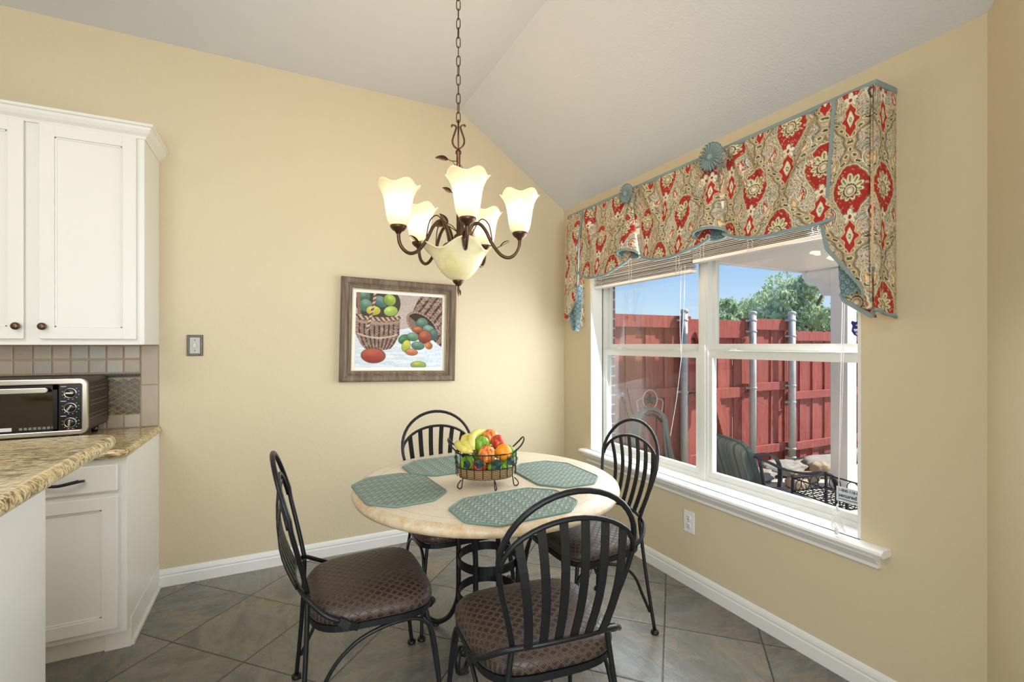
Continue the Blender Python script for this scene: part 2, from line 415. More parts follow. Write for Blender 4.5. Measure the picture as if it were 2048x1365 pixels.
# tiles: random per island
def tilemat(name, cs, rough=.35, sc=14, bump=.2):
    s = N(name); g = s.n('NewGeometry'); a = s.noise(sc, 6, .65, g.outputs['Position'], .8)
    stops = [(i / (len(cs) - 1), c) for i, c in enumerate(cs)]
    k = s.ramp(g.outputs['Random Per Island'], stops)
    k2 = s.mix(s.math('MULTIPLY', a.outputs[0], .55), k, cs[1]); k3 = s.mix(s.ramp(a.outputs[0], [(.5, (0, 0, 0, 1)), (.75, (.4, .4, .4, 1))]), k2, 'c9b7a0')
    s.bsdf(k3, rough, 0, s.bump(a.outputs[0], bump, .004)); return s.m
M['tile'] = tilemat('tumbled_tile', ['9a978e', 'b0a390', 'a5967f', 'b8ac9c', '9d9e98', 'c2b4a3'])
M['bigtile'] = tilemat('stone_border_tile', ['a59783', 'b5a48e', 'a8977f'], .4, 9)
M['mosaic'] = tilemat('glass_mosaic', ['463f2d', '5f5541', '3f4138', '6a5a3a', '55564c'], .15, 60, .5)
M['grout'] = simple('grout', 'b09a7c', .9)
M['rope'] = simple('rope_trim_pewter', '3f3d39', .35, .6)

# wicker
s = N('wicker'); co = s.coord(); p = s.xyz(co)
ang = s.math('ARCTAN2', p[1], p[0]); w1 = s.math('SINE', s.math('MULTIPLY', p[2], 1257.)); w2 = s.math('SINE', s.math('ADD', s.math('MULTIPLY', ang, 24.), s.math('MULTIPLY', s.math('FLOOR', s.math('MULTIPLY', p[2], 200.)), 3.14)))
k = s.math('ADD', s.math('MULTIPLY_ADD', w2, .22, .5), s.math('MULTIPLY', w1, .25)); s.bsdf(s.ramp(k, [(.1, '6b4a26'), (.5, 'a9834f'), (.9, 'd3b988')]), .5, 0, s.bump(w1, .8, .003)); M['wicker'] = s.m

# fabrics with painted attribute
def attrmat(name, rough, bumpscale=600, st=.2, back=None):
    s = N(name); at = s.n('Attribute', attribute_name='Col'); nz = s.noise(bumpscale, 2, .5, s.coord()); col = at.outputs[0]
    if back is not None: col = s.mix(s.n('NewGeometry').outputs['Backfacing'], col, back)
    s.bsdf(col, rough, 0, s.bump(nz.outputs[0], st, .0015), .2); return s.m
M['paisley'] = attrmat('printed_paisley_cotton', .85)
M['art'] = attrmat('oil_painting', .6, 120, .5)

# glass
def glassmat(name, tint=(1, 1, 1, 1), refl=.06):
    s = N(name); t = s.n('BsdfTransparent'); t.inputs[0].default_value = tint; g = s.n('BsdfGlossy'); g.inputs['Roughness'].default_value = .01
    lw = s.n('LayerWeight'); lw.inputs[0].default_value = .25
    mx = s.n('MixShader'); s.set(mx, 0, s.math('MULTIPLY_ADD', lw.outputs[0], .16, refl * .3)); s.t.links.new(t.outputs[0], mx.inputs[1]); s.t.links.new(g.outputs[0], mx.inputs[2]); s.t.links.new(mx.outputs[0], s.out.inputs[0]); return s.m
M['glass'] = glassmat('window_glass', (.97, .985, .98, 1))
s = N('oven_door_glass'); t = s.n('BsdfTransparent'); t.inputs[0].default_value = (.28, .26, .24, 1); g = s.n('BsdfGlossy'); g.inputs['Roughness'].default_value = .05; mx = s.n('MixShader'); mx.inputs[0].default_value = .16
s.t.links.new(t.outputs[0], mx.inputs[1]); s.t.links.new(g.outputs[0], mx.inputs[2]); s.t.links.new(mx.outputs[0], s.out.inputs[0]); M['ovenglass'] = s.m

# lamp glass: frosted amber-white, lit from inside
s = N('lit_alabaster_glass'); p = s.xyz(s.coord()); zf = s.math('DIVIDE', p[2], .175)
q = s.bsdf('f3e2b4', .35, 0, None, .5); col = s.ramp(zf, [(0, 'f3dfa6'), (.25, 'fff3d0'), (.5, 'fffbef'), (.8, 'fff0c4'), (1, 'f3dba4')])
s.set(q, 'Emission Color', col); s.set(q, 'Emission Strength', s.ramp(zf, [(0, (.30,) * 3 + (1,)), (.3, (.75,) * 3 + (1,)), (.5, (.95,) * 3 + (1,)), (.75, (.45,) * 3 + (1,)), (1, (.14,) * 3 + (1,))])); M['shade'] = s.m
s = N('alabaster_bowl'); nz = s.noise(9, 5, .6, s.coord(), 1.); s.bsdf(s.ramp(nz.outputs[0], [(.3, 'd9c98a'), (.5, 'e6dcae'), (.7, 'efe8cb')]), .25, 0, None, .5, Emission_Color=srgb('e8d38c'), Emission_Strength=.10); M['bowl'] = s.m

# fruit skins
def fruit(name, cs, sc=5, rough=.28, bump=0, streak=True):
    s = N(name); co = s.coord(); m1 = s.n('VectorMath', operation='MULTIPLY'); s.set(m1, 0, co); s.set(m1, 1, (60, 60, 12) if streak else (20, 20, 20)); a = s.noise(1.2, 4, .6, m1.outputs[0], .5)
    nm = s.bump(s.noise(500, 2, .5, co).outputs[0], bump, .001) if bump else None
    s.bsdf(s.ramp(a.outputs[0], [(.3 + .4 * i / (len(cs) - 1), c) for i, c in enumerate(cs)]), rough, 0, nm, .5, Subsurface_Weight=.05, Subsurface_Radius=(.01, .005, .003)); return s.m
M['apple_red'] = fruit('red_apple_skin', ['a3201c', 'c23a28', 'd9803f']); M['apple_mix'] = fruit('streaked_apple_skin', ['c23a24', 'd95a30', 'e6a24a', 'e3b95c'])
M['apple_green'] = fruit('green_apple_skin', ['5c8f22', '7aa832', '9fbf4c']); M['orange'] = fruit('orange_peel', ['ea8a12', 'f09a1c', 'f5ac2e'], rough=.4, bump=.25, streak=False)
M['banana'] = fruit('banana_peel', ['c6c04e', 'ddd06a', 'e8dd8e'], rough=.45, streak=False); M['stem'] = simple('dry_stem', '5a4226', .8)

# foliage
s = N('tree_leaves'); r = s.n('NewGeometry').outputs['Random Per Island']; q = s.bsdf(s.ramp(r, [(0, '86a381'), (.4, 'a6bf9c'), (.8, 'cfdcc0'), (1, 'eef2e2')]), .6, 0, None, .3); tr_ = s.n('BsdfTranslucent'); tr_.inputs[0].default_value = srgb('d2e0b4'); mx = s.n('MixShader'); mx.inputs[0].default_value = .35; s.t.links.new(q.outputs[0], mx.inputs[1]); s.t.links.new(tr_.outputs[0], mx.inputs[2]); s.t.links.new(mx.outputs[0], s.out.inputs[0]); M['leaves'] = s.m
M['bark'] = simple('bark', '6b5d4e', .9, bump=(20, .5, .01))
M['rock'] = simple('flagstone', 'b5b0a8', .85, 0, .2, bump=(12, .8, .02), var=('807b75', 7)); M['rock2'] = simple('tan_flagstone', 'c9b69c', .85, 0, .2, bump=(12, .8, .02), var=('8a7763', 7))
s = N('striped_cushion'); p = s.xyz(s.coord()); cw = s.math('ADD', s.math('MULTIPLY', p[0], .31), s.math('MULTIPLY', p[1], .95)); w = s.math('SINE', s.math('MULTIPLY', cw, 150.)); w2 = s.math('SINE', s.math('MULTIPLY', cw, 61.))
s.bsdf(s.ramp(s.math('MULTIPLY_ADD', s.math('ADD', w, w2), .22, .5), [(.1, '5f6665'), (.4, '80888a'), (.6, '99988f'), (.9, '6f7d79')]), .85, 0, None, .2); M['cushion'] = s.m
M['cushgreen'] = simple('green_piping_cloth', '5d6f64', .85)

# ---- painted surface patterns (numpy)
def h2(a): 
    a=np.array([int(a[i:i+2],16)/255 for i in (0,2,4)]); return a
def lin(c): return np.where(c<=.04045,c/12.92,((c+.055)/1.055)**2.4)
def vnoise(x,y,seed=0):
    xi=np.floor(x);yi=np.floor(y);fx=x-xi;fy=y-yi
    def h(a,b): 
        t=np.sin(a*127.1+b*311.7+seed*74.7)*43758.5453
        return t-np.floor(t)
    fx=fx*fx*(3-2*fx);fy=fy*fy*(3-2*fy)
    return (h(xi,yi)*(1-fx)+h(xi+1,yi)*fx)*(1-fy)+(h(xi,yi+1)*(1-fx)+h(xi+1,yi+1)*fx)*fy
def paisley(s,t):
    """s across, t down (metres) -> linear rgb; red medallion damask with paisleys"""
    W,H=.29,.44
    col=np.empty(s.shape+(3,)); cr=h2('d8ccb4')
    n=vnoise(s*330,t*330,3)
    col[:]=cr
    def put(m,c,a=1.): 
        c=h2(c) if isinstance(c,str) else c
        col[m]=col[m]*(1-a)+c*a
    dots=(vnoise(s*170,t*170,5)>.72); put(dots,'b79a72',.7)
    for k in (0,1):
        x=(s+k*W/2)%W-W/2; y=(t+k*H/2)%H-H/2; ax=np.abs(x)
        # ogee band enclosing the cell
        og=W*.25*(1+np.cos(2*math.pi*y/H))
        d=ax-og-.004*np.sin(y*130)
        if k==0:
            put(np.abs(d)<.020,'b98a4e',.9); put(np.abs(d)<.014,'c0a680'); put(np.abs(np.abs(d)-.0175)<.0014,'5c6a52')
            put(np.abs(np.abs(d)-.0215)<.0014,'6f8283')
            ph=(y*38)%1
            put((np.abs(d)<.010)&(((ph-.5)/.34)**2+(d/.0095)**2<1),'efe2c0'); put((((ph-.5)/.24)**2+(d/.0068)**2<1),np.where(((y*38)//1%2==0)[...,None],h2('4a4a46'),h2('63703f'))[(((ph-.5)/.24)**2+(d/.0068)**2<1)])
        # red medallion, scalloped, upper half of cell
        yy=y+.055
        th=np.arctan2(yy,x); r=np.hypot(x,yy*.86)
        R=.057*(1+.05*np.abs(np.cos(7*th)))*(1+.28*np.maximum(0,-np.sin(th))**6+.5*np.maximum(0,np.sin(th))**10)
        put(r<R+.009,'8f9a8a'); put(r<R+.0065,'e6d7b2'); put(r<R+.003,'a5763c')
        put(r<R,'b5302a'); put((r<R)&(vnoise(s*210,t*210,8)>.8),'dba183')
        fl=.045*(.62+.38*np.abs(np.cos(5.5*(th+math.pi/2)))**.7)*(1-.12*np.sin(th))
        put(r<fl+.0022,'8d5a3a'); put(r<fl,'e7dbb0'); put((r<fl-.006)&(r>.024)&(np.abs(np.cos(5.5*(th+math.pi/2)))>.86),'8a8a52')
        y2=yy-.006; r2=np.hypot(x*1.05,y2*.95); 
        put(r2<.025+.0015*np.cos(14*th),'5d4437'); put(r2<.0205,'d8cda6'); put(np.abs(r2-.013)<.0016,'a86a55'); put(r2<.006,'efe6c8')
        # stem of white petals and red spade below
        y3=y-.050; r3=np.hypot(x,y3*.8); th3=np.arctan2(y3,x)
        f3=.024*(.45+.55*np.abs(np.cos(2.5*(th3+math.pi/2))))
        put(r3<f3+.002,'6d7a72'); put(r3<f3,'ebe2c4'); put(r3<.006,'a23a2c')
        y4=y-.125; w=.026*np.clip(1-np.abs(y4)/.062,0,1)**.7*(1+.22*np.cos(y4*170))
        put(ax<w+.006*(w>0),'c9975a'); put((ax<w+.003)&(w>0),'e3d3ab'); put((ax<w)&(w>.001),'b8332b')
        w2=.013*np.clip(1-np.abs(y4+.004)/.032,0,1)**.8
        put((ax<w2)&(w2>0),'e8ddb8'); put(((x/.0045)**2+((y4+.002)/.010)**2)<1,'5a7076'); put(((x/.0022)**2+((y4+.002)/.005)**2)<1,'e8ddb8')
        # mirrored paisleys
        for (px,py,sc,c0,c1) in ((.072,.052,1.,'46535a','c22b22'),(.060,-.150,.85,'7c9090','c98a35'),(.105,.135,.7,'5e6b4c','b5402e')):
            qx=(ax-px)/sc; qy=(y-py)/sc
            r5=np.hypot(qx,qy); a5=np.arctan2(qy,qx)
            bend=qx-.010*np.sin(qy*55)*(qy<0)
            ww=np.where(qy<0,.020*np.clip(1+qy/.052,0,1)**.8,np.sqrt(np.clip(.020**2-qy**2,0,None)))
            m=lambda e:(np.abs(bend)<ww-e)&(ww>e)
            put(m(-.004)&(qy>-.052)&(qy<.024),'e8dcb8'); put(m(0),c0); put(m(.0035),'d9cfae'); put(m(.0060),c1)
            put(m(.0060)&(vnoise(s*260,t*260,11)>.66),'e8c9a0'); put(m(.013),'e7dbb5')
        # fine outline scrolls
        sc=np.sin(s*95+2.2*np.sin(t*60))*np.cos(t*88+1.8*np.sin(s*50))
    base=(np.abs(col-cr).sum(-1)<.02)
    sc=np.sin(s*150+2.4*np.sin(t*95))*np.cos(t*140+2.*np.sin(s*85))
    m=base&(np.abs(sc)<.10); col[m]=h2('8c7f66')
    m=base&(sc>.62); col[m]=h2('b4532f'); m=base&(sc>.8); col[m]=h2('ead9ac'); m=base&(sc<-.7); col[m]=h2('78806a')
    col=col*.9+col.mean(-1,keepdims=True)*.1; col*= (.90+.16*n[...,None])
    return lin(np.clip(col,0,1))
def lining(s,t):
    col=np.empty(s.shape+(3,)); col[:]=h2('587683')
    a=(s+t)*55; b=(s-t)*55
    m=((a%1<.16)&((b//1)%2==0))|((b%1<.16)&((a//1)%2==0))|((np.abs(a%1-.5)<.12)&(np.abs(b%1-.5)<.12))
    col[m]=h2('b3bfae'); return lin(col)
def painting(w,h):
    X,Y=np.meshgrid((np.arange(w)+.5)/w,(np.arange(h)+.5)/h)  # Y down
    A=1.16; n=vnoise(X*60,Y*60,1)*.5+vnoise(X*25,Y*40,2)*.5
    col=np.empty((h,w,3)); col[:]=h2('b9a79c'); 
    def mix(m,c,a=1.):
        c=h2(c) if isinstance(c,str) else c
        mm=(np.clip(m,0,1)*a)[...,None]; col[:]=col*(1-mm)+c*mm
    st=lambda d,e=.006: np.clip(.5-d/e,0,1)
    # cloth
    mix(st(.455+.03*np.sin(X*5)-Y),'cfd7dc'); mix(st(.455-Y)*(n>.55),'a9bccb',.6); mix(st(.455-Y)*(vnoise(X*8,Y*50,4)>.6),'e4e4e2',.6)
    def ell(cx,cy,rx,ry,ang,c,c2,hi='e9d27a',sh='3b3b34'):
        a=math.radians(ang); dx=(X-cx)*A; dy=Y-cy
        u=(dx*math.cos(a)+dy*math.sin(a))/rx; v=(-dx*math.sin(a)+dy*math.cos(a))/ry
        r=np.hypot(u,v); m=np.clip((1-r)*14,0,1); mo=np.clip((1.07-r)*14,0,1)
        mix(mo,sh,.8); 
        tt=np.clip(.5+.5*v+.3*(n-.5),0,1)[...,None]
        cc=h2(c)*(1-tt)+h2(c2)*tt; mm=m[...,None]; col[:]=col*(1-mm)+cc*mm
        hl=np.exp(-(((u+.25)/.45)**2+((v+.35)/.35)**2)); mix(m*hl,hi,.55)
    def weave(m,ang=0,dark='4a362b',lite='a98b77',mid='7f6152',fan=None,cx=.25):
        xx=fan if fan is not None else X
        st_=np.sin(xx*2*math.pi)
        mix(m,mid); mix(m*(np.abs(st_)<.99)*(np.sin(Y*190+st_*3)>0),lite,.8); mix(m*(st_>.35),dark,.9)
        mix(m*(n>.62),'c7a892',.4)
    # left basket
    prof=np.interp(Y,[.33,.45,.55,.68,.77],[.245,.25,.245,.19,.13])
    cx=.245
    # interior dark and fruit
    mix((((X-cx)/.25)**2+((Y-.13)/.24)**2<1)&(Y<.36),'4a4038')
    ell(.09,.05,.075,.075,0,'648a6a','3f5f49','8fb08c'); ell(.10,.17,.085,.09,30,'6f9484','3b6a55','8fb99c'); ell(.27,.11,.10,.075,25,'728c80','3f6357','8cae9d')
    ell(.37,.08,.085,.08,40,'a9c445','6f8f36','d8e46a'); ell(.19,.235,.095,.065,0,'d7cf3f','a7a335','f0e75c'); ell(.385,.23,.095,.07,-12,'b3cb51','86a648','e0ea77')
    body=((np.abs(X-cx)<prof)&(Y>.30+.05*(1-((X-cx)/.25)**2))&(Y<.77-.05*((X-cx)/.2)**2))*1.
    weave(body,fan=(X-cx)/prof*4.6)
    rimy=.29+.055*np.sqrt(np.clip(1-((X-cx)/.26)**2,0,1))
    m=(np.abs(Y-rimy)<.026)&(np.abs(X-cx)<.258); mix(m*1.,'6a4c3b'); mix(m*(np.sin((X*9-Y*6)*12)>0),'c3a086'); 
    m=(np.abs(Y-rimy-.06)<.018)&(np.abs(X-cx)<.25); mix(m*1.,'a58973'); m=(np.abs(Y-(.60-.18*(X-cx)**2*6+0)-.0)<.011)&(np.abs(X-cx)<.225); mix(m*1.,'c4a78e')
    m=(np.abs(X-.155-.05*np.sin((.35-Y)*4))<.016)&(Y<.50); mix(m*1.,'6a4c3b'); mix(m*(np.sin((X*4+Y*7)*16)>0),'c9a88e')
    m=(np.abs(X-.02-.06*Y)<.018)&(Y<.3); mix(m*1.,'8a6a55')
    # right basket, tipped over
    a=math.radians(-38); dx=(X-.86)*A; dy=Y-.27
    u=dx*math.cos(a)-dy*math.sin(a); v=dx*math.sin(a)+dy*math.cos(a)
    poly=(Y<.62-.9*(X-.90))&(X>.60+ (Y<.3)*(.30-Y)*.42)&(Y>-.1)&(Y<.58)
    ex=(X-.76)*A; ey=Y-.42; ea=math.radians(38)
    eu=(ex*math.cos(ea)+ey*math.sin(ea))/.235; ev=(-ex*math.sin(ea)+ey*math.cos(ea))/.135; er=np.hypot(eu,ev)
    wall=((X>.60+np.clip(.33-Y,0,1)*.36)&(Y<.55-(.93-X)*.9+.1))&(X>.6)
    wall=wall|((X>.93)&(Y<.56))
    weave(wall*1.,fan=(X*A*.85+Y*.62)*11)
    mix((er<1.12)*1.,'8a6b58'); mix((er<1.12)*(np.sin(np.arctan2(ev,eu)*34)>0),'bd9c86',.8); mix((er<.98)*1.,'3d342e'); mix((er<.98)*(ev>.1)*(eu<-.2),'8d6f5f',.9)
    ell(.755,.385,.085,.085,0,'6f8577','3c584b','8aa88f'); ell(.835,.47,.09,.07,20,'7f9a88','4a6e5c','a3bf9d')
    ell(.90,.53,.06,.08,0,'56706a','3e5650','7d998c')
    ell(.70,.47,.07,.045,0,'c4713a','93472c','dd9a58'); ell(.79,.57,.095,.095,0,'b05a42','7a3226','d98b4a'); ell(.84,.69,.05,.055,-50,'cf7a38','a0542c','e6a860')
    ell(.55,.61,.085,.065,-20,'4f7f5a','37603f','7aa877'); ell(.645,.575,.08,.058,10,'76a07c','3f704b','8fbf8a'); ell(.57,.70,.058,.085,15,'c7ce3e','8fa636','e6d94c'); ell(.71,.695,.09,.058,5,'71937a','3e6650','88b08c')
    ell(.635,.785,.085,.048,5,'d5824c','ab5a38','e8a468'); ell(.20,.84,.155,.10,3,'bf5a44','8f3226','e0663c'); ell(.72,.965,.105,.055,2,'b9b545','5f8a4a','dccd58')
    col=col*.82+col.mean(-1,keepdims=True)*.18; col*=(.95+.14*n)[...,None]
    return lin(np.clip(col,0,1))

# ================================================================== THE ROOM
XR, YB = 2.10, 3.29          # right wall plane, back wall plane
def ctop(x): return 3.084 if x < 1.20 else 3.084 - (x - 1.20) * (3.084 - 2.465) / .90
FX = [-3.6, -3.0]            # far left, rear
struct('floor', MB().box(-3.8, 2.16, -3.2, 3.35, -.08, 0), M['floor'])
struct('ceiling', MB().prism([(-3.8, 3.084), (1.20, 3.084), (2.22, ctop(2.22)), (2.22, ctop(2.22) + .1), (1.24, 3.20), (-3.8, 3.20)], 1, -3.2, 3.41), M['ceil'])
struct('wall_back', MB().prism([(-3.8, 0), (2.22, 0), (2.22, ctop(2.22)), (1.2, 3.084), (-3.8, 3.084)], 1, YB, YB + .12), M['wall'])
WY0, WY1, WZ0, WZ1 = 1.088, 2.925, .585, 2.16
w = MB(); T_ = ctop(XR)
w.box(XR, XR + .115, WY1, YB, 0, T_); w.box(XR, XR + .115, .71, WY0, 0, T_); w.box(XR, XR + .115, WY0, WY1, 0, WZ0 - .02); w.box(XR, XR + .115, WY0, WY1, WZ1, T_)
struct('wall_right', w, M['wall'], fix=False)
w = MB(); d = .8
p0, p1 = (XR, .71), (XR - d, .71 - d)
vs = []
for (x, y) in (p0, p1, (p1[0] + .085, p1[1] - .085), (p0[0] + .085, p0[1] - .085)): vs += [(x, y, 0), (x, y, ctop(min(x, 2.2)))]
w.add(vs, [(0, 2, 3, 1), (2, 4, 5, 3), (4, 6, 7, 5), (6, 0, 1, 7), (1, 3, 5, 7), (0, 6, 4, 2)])
struct('wall_front_right', w, M['wall'])
struct('wall_side_right', MB().box(1.3, 1.42, -3.0, -.09, 0, 3.0), M['wall'])
struct('wall_left', MB().box(-3.72, -3.6, -3.0, YB, 0, 3.084), M['wall'])
struct('wall_rear', MB().box(-3.6, 1.3, -3.12, -3.0, 0, 3.084), M['wall'])
# baseboards (moulded)
BP = [(0, .0), (.015, .0), (.015, .055), (.011, .062), (.013, .070), (.010, .083), (.005, .092), (0, .096)]
struct('baseboard_back', MB().sweep(BP, [(-.598, YB), (XR, YB)]), M['white'])
struct('baseboard_right', MB().sweep(BP, [(XR, YB - .016), (XR, .71), (1.3, -.09)]), M['white'])

# window: jamb liner, stool and apron, two double-hung units
j = MB(); j.box(XR - .002, XR + .12, WY1 - .012, WY1, WZ0, WZ1).box(XR - .002, XR + .12, WY0, WY0 + .012, WZ0, WZ1).box(XR, XR + .12, WY0 + .012, WY1 - .012, WZ1 - .012, WZ1)
struct('trim_1', j, M['white'])
st = MB()
NOSE = [(0, .56), (.05, .56), (.062, .565), (.066, .573), (.062, .582), (.05, .588), (0, .588)]
st.prism([(2.10 - a, b) for a, b in NOSE], 1, .985, 2.99)
st.box(2.09, XR + .12, WY0, WY1, .56, .588)
st.prism([(2.10, .56), (2.052, .56), (2.052, .549), (2.06, .542), (2.078, .520), (2.085, .516), (2.083, .502), (2.10, .502)], 1, 1.02, 2.955)
struct('trim_2', st, M['white'], fix=False)
GX = 2.235
def sash_window(name, y0, y1, label_n):
    t = thing(name, (GX, (y0 + y1) / 2, .588), None, None, kind='structure')
    f = MB(); X0, X1 = 2.205, 2.275
    f.box(X0, X1, y0, y0 + .028, .588, 2.15).box(X0, X1, y1 - .028, y1, .588, 2.15).box(X0, X1, y0 + .028, y1 - .028, .588, .612).box(X0, X1, y0 + .028, y1 - .028, 2.12, 2.15)
    f.box(X0 - .006, X0, y0, y0 + .012, .588, 2.15).box(X0 - .006, X0, y1 - .012, y1, .588, 2.15)
    obj('frame', f, M['vinyl'], t)
    a0, a1 = y0 + .028, y1 - .028
    for nm, x0, x1, z0, z1, rb, rt in (('lower_sash', 2.212, 2.238, .612, 1.335, .034, .042), ('upper_sash', 2.241, 2.267, 1.335, 2.12, .040, .03)):
        q = MB(); q.box(x0, x1, a0, a0 + .026, z0, z1).box(x0, x1, a1 - .026, a1, z0, z1).box(x0, x1, a0 + .026, a1 - .026, z0, z0 + rb).box(x0, x1, a0 + .026, a1 - .026, z1 - rt, z1)
        so = obj(nm, q, M['vinyl'], t)
        obj('pane', MB().box((x0 + x1) / 2 - .002, (x0 + x1) / 2 + .002, a0 + .026, a1 - .026, z0 + rb, z1 - rt), M['glass'], so)
    for yy in (a0 + .17, a1 - .17):
        k = MB(); k.box(2.212, 2.236, yy - .035, yy + .035, 1.335, 1.341, .002).lathe([(.008, 0), (.009, .006), (.004, .009)], (2.224, yy, 1.341), 12).box(2.216, 2.224, yy - .002, yy + .03, 1.343, 1.349, .002)
        obj('sash_lock', k, M['plastic'], t)
    obj('meeting_rail_cover', MB().box(2.206, 2.24, a0, a1, 1.334, 1.337), M['vinyl'], t)
    return t
sash_window('window_1', 1.975, WY1, 1); sash_window('window_2', WY0, 1.965, 2)
struct('trim_3', MB().box(2.198, 2.28, 1.962, 1.978, .588, 2.15), M['vinyl'])

# brick veneer outside
w = MB(); BX0, BX1 = 2.285, 2.39
w.box(BX0, BX1, 3.0, 3.55, -.2, 2.7).box(BX0, BX1, -.6, 1.03, -.2, 2.7).box(BX0, BX1, 1.03, 3.0, -.2, .50).box(BX0, BX1, 1.03, 3.0, 2.18, 2.7)
struct('wall_exterior', w, M['brick'], fix=False)

# ================================================================== OUTSIDE
GZ = -.14
struct('patio_slab', MB().box(2.39, 7.2, -3.5, 3.45, GZ - .1, GZ), M['concrete'])
struct('yard_ground', MB().box(2.39, 30, 3.45, 30, GZ - .1, GZ - .01).box(7.2, 30, -6, 3.45, GZ - .1, GZ - .01), simple('dry_lawn_soil', 'b3a98e', .95, var=('8f9468', 4)))
struct('patio_roof', MB().box(2.39, 5.55, -3.5, 3.39, 2.20, 2.34).box(5.36, 5.55, -3.5, 3.39, 2.184, 2.20).box(2.39, 5.36, 3.35, 3.39, 2.184, 2.20), M['roof'])

# fence: sections in the plane Y=3.94
FY = 3.94
FENCE = thing('wooden_fence', (5.5, FY, GZ), 'red stained board fence running along the far side of the patio', 'fence')
def fence_section(label, x0, x1, z0, z1, rails, board=.135):
    t = FENCE
    b = MB(); x = x0; i = 0
    while x < x1 - .02:
        wv = min(board, x1 - x)
        yy = FY + (.010 if i % 2 else -.008)
        b.box(x + .002, x + wv - .002 + (.018 if i % 2 else 0), yy, yy + .017, z0, z1); x += wv; i += 1
    t = obj('fence_panel', b, M['fence'], t, fix=False)
    for (a, c) in rails: obj('rail', MB().box(x0, x1, FY - .05, FY - .010, a, c, .004), M['fence'], t)
    return t
R1 = [(1.555, 1.69), (.80, .90), (.02, .12)]
fence_section('long red fence section left of the gate, behind the hose', 2.46, 4.055, GZ, 1.69, R1)
fence_section('red fence section between the two right-hand pipe posts', 5.055, 5.90, GZ, 1.69, R1)
fence_section('lower red fence section right of the last pipe post, behind the patio column', 5.905, 9.2, GZ + .02, 1.555, [(1.42, 1.54), (.66, .76), (-.0, .10)])
g = thing('fence_gate', (4.55, FY, GZ), 'red board gate with diagonal brace and black latch between two pipe posts', 'gate')
b = MB(); x = 4.10; i = 0
while x < 5.04:
    yy = FY + (.010 if i % 2 else -.008); b.box(x + .002, min(x + .133, 5.05), yy, yy + .017, GZ + .03, 1.66); x += .135; i += 1
obj('boards', b, M['fence'], g, fix=False)
for z0, z1 in ((1.45, 1.66), (.74, .86), (.0, .12)): obj('rail', MB().box(4.10, 5.05, FY - .05, FY - .010, z0, z1, .004), M['fence'], g)
obj('stile', MB().box(4.06, 4.16, FY - .056, FY - .012, GZ + .03, 1.69, .004), M['fence'], g)
obj('diagonal_brace', MB().obox((4.55, FY - .056, .72), (.34, 0, -.940), (0, 1, 0), (.940, 0, .34), .86, .022, .048, .004), M['fence'], g)
l = MB(); l.box(4.10, 4.112, FY - .064, FY - .056, .70, .92).tube([(4.12, FY - .066, .83), (4.22, FY - .066, .83)], .008, 8).tube([(4.18, FY - .066, .83), (4.19, FY - .085, .80), (4.20, FY - .066, .78)], .005, 6)
obj('latch', l, M['iron'], g)
def pipe_post(x, ztop, label, zs, rad=.034):
    t = thing('fence_post', (x, FY - .10, GZ), label, 'post', 'galvanised pipe posts along the fence')
    obj('pipe', MB().tube([(x, FY - .10, GZ), (x, FY - .10, ztop)], rad, 16), M['galv'], t)
    obj('cap', MB().lathe([(rad + .006, 0), (rad + .006, .03), (rad + .002, .036), (rad * .6, .045), (0, .048)], (x, FY - .10, ztop - .03), 16), M['galv'], t)
    for z in zs:
        k = MB(); k.lathe([(rad + .004, -.012), (rad + .007, -.006), (rad + .007, .006), (rad + .004, .012)], (x, FY - .10, z), 16); k.box(x - .075, x + .075, FY - .075, FY - .055, z - .012, z + .012, .003)
        for sx in (-.06, .06): k.tube([(x + sx, FY - .10, z), (x + sx, FY - .05, z)], .007, 6)
        obj('bracket', k, M['galv'], t)
pipe_post(4.01, 1.75, 'galvanised pipe post on the hinge side of the red gate, nearest the hose', (1.64, .85, .05), .036)
pipe_post(5.13, 1.76, 'middle galvanised pipe post where the gate latches', (1.66, 1.53, .85, .05), .040)
pipe_post(5.87, 1.78, 'rightmost galvanised pipe post where the fence steps down', (1.68, 1.48, .85, .64, .05, -.06), .043)

# patio column with scroll bracket
t = thing('patio_column', (5.43, 2.98, GZ), 'square white porch column with a scroll-cut bracket', 'column')
obj('shaft', MB().box(5.33, 5.495, 2.89, 3.06, GZ, 2.184, .004), M['post'], t)
bp = [(3.06, 2.184), (3.385, 2.184), (3.385, 2.13), (3.36, 2.11), (3.345, 2.07), (3.31, 2.045), (3.26, 2.035), (3.215, 2.01), (3.185, 1.96), (3.175, 1.92), (3.145, 1.905), (3.06, 1.90)]
obj('bracket', MB().prism(bp, 0, 5.35, 5.39), M['post'], t)
obj('plinth', MB().box(5.322, 5.503, 2.882, 3.068, GZ, GZ + .10, .004), M['post'], t)

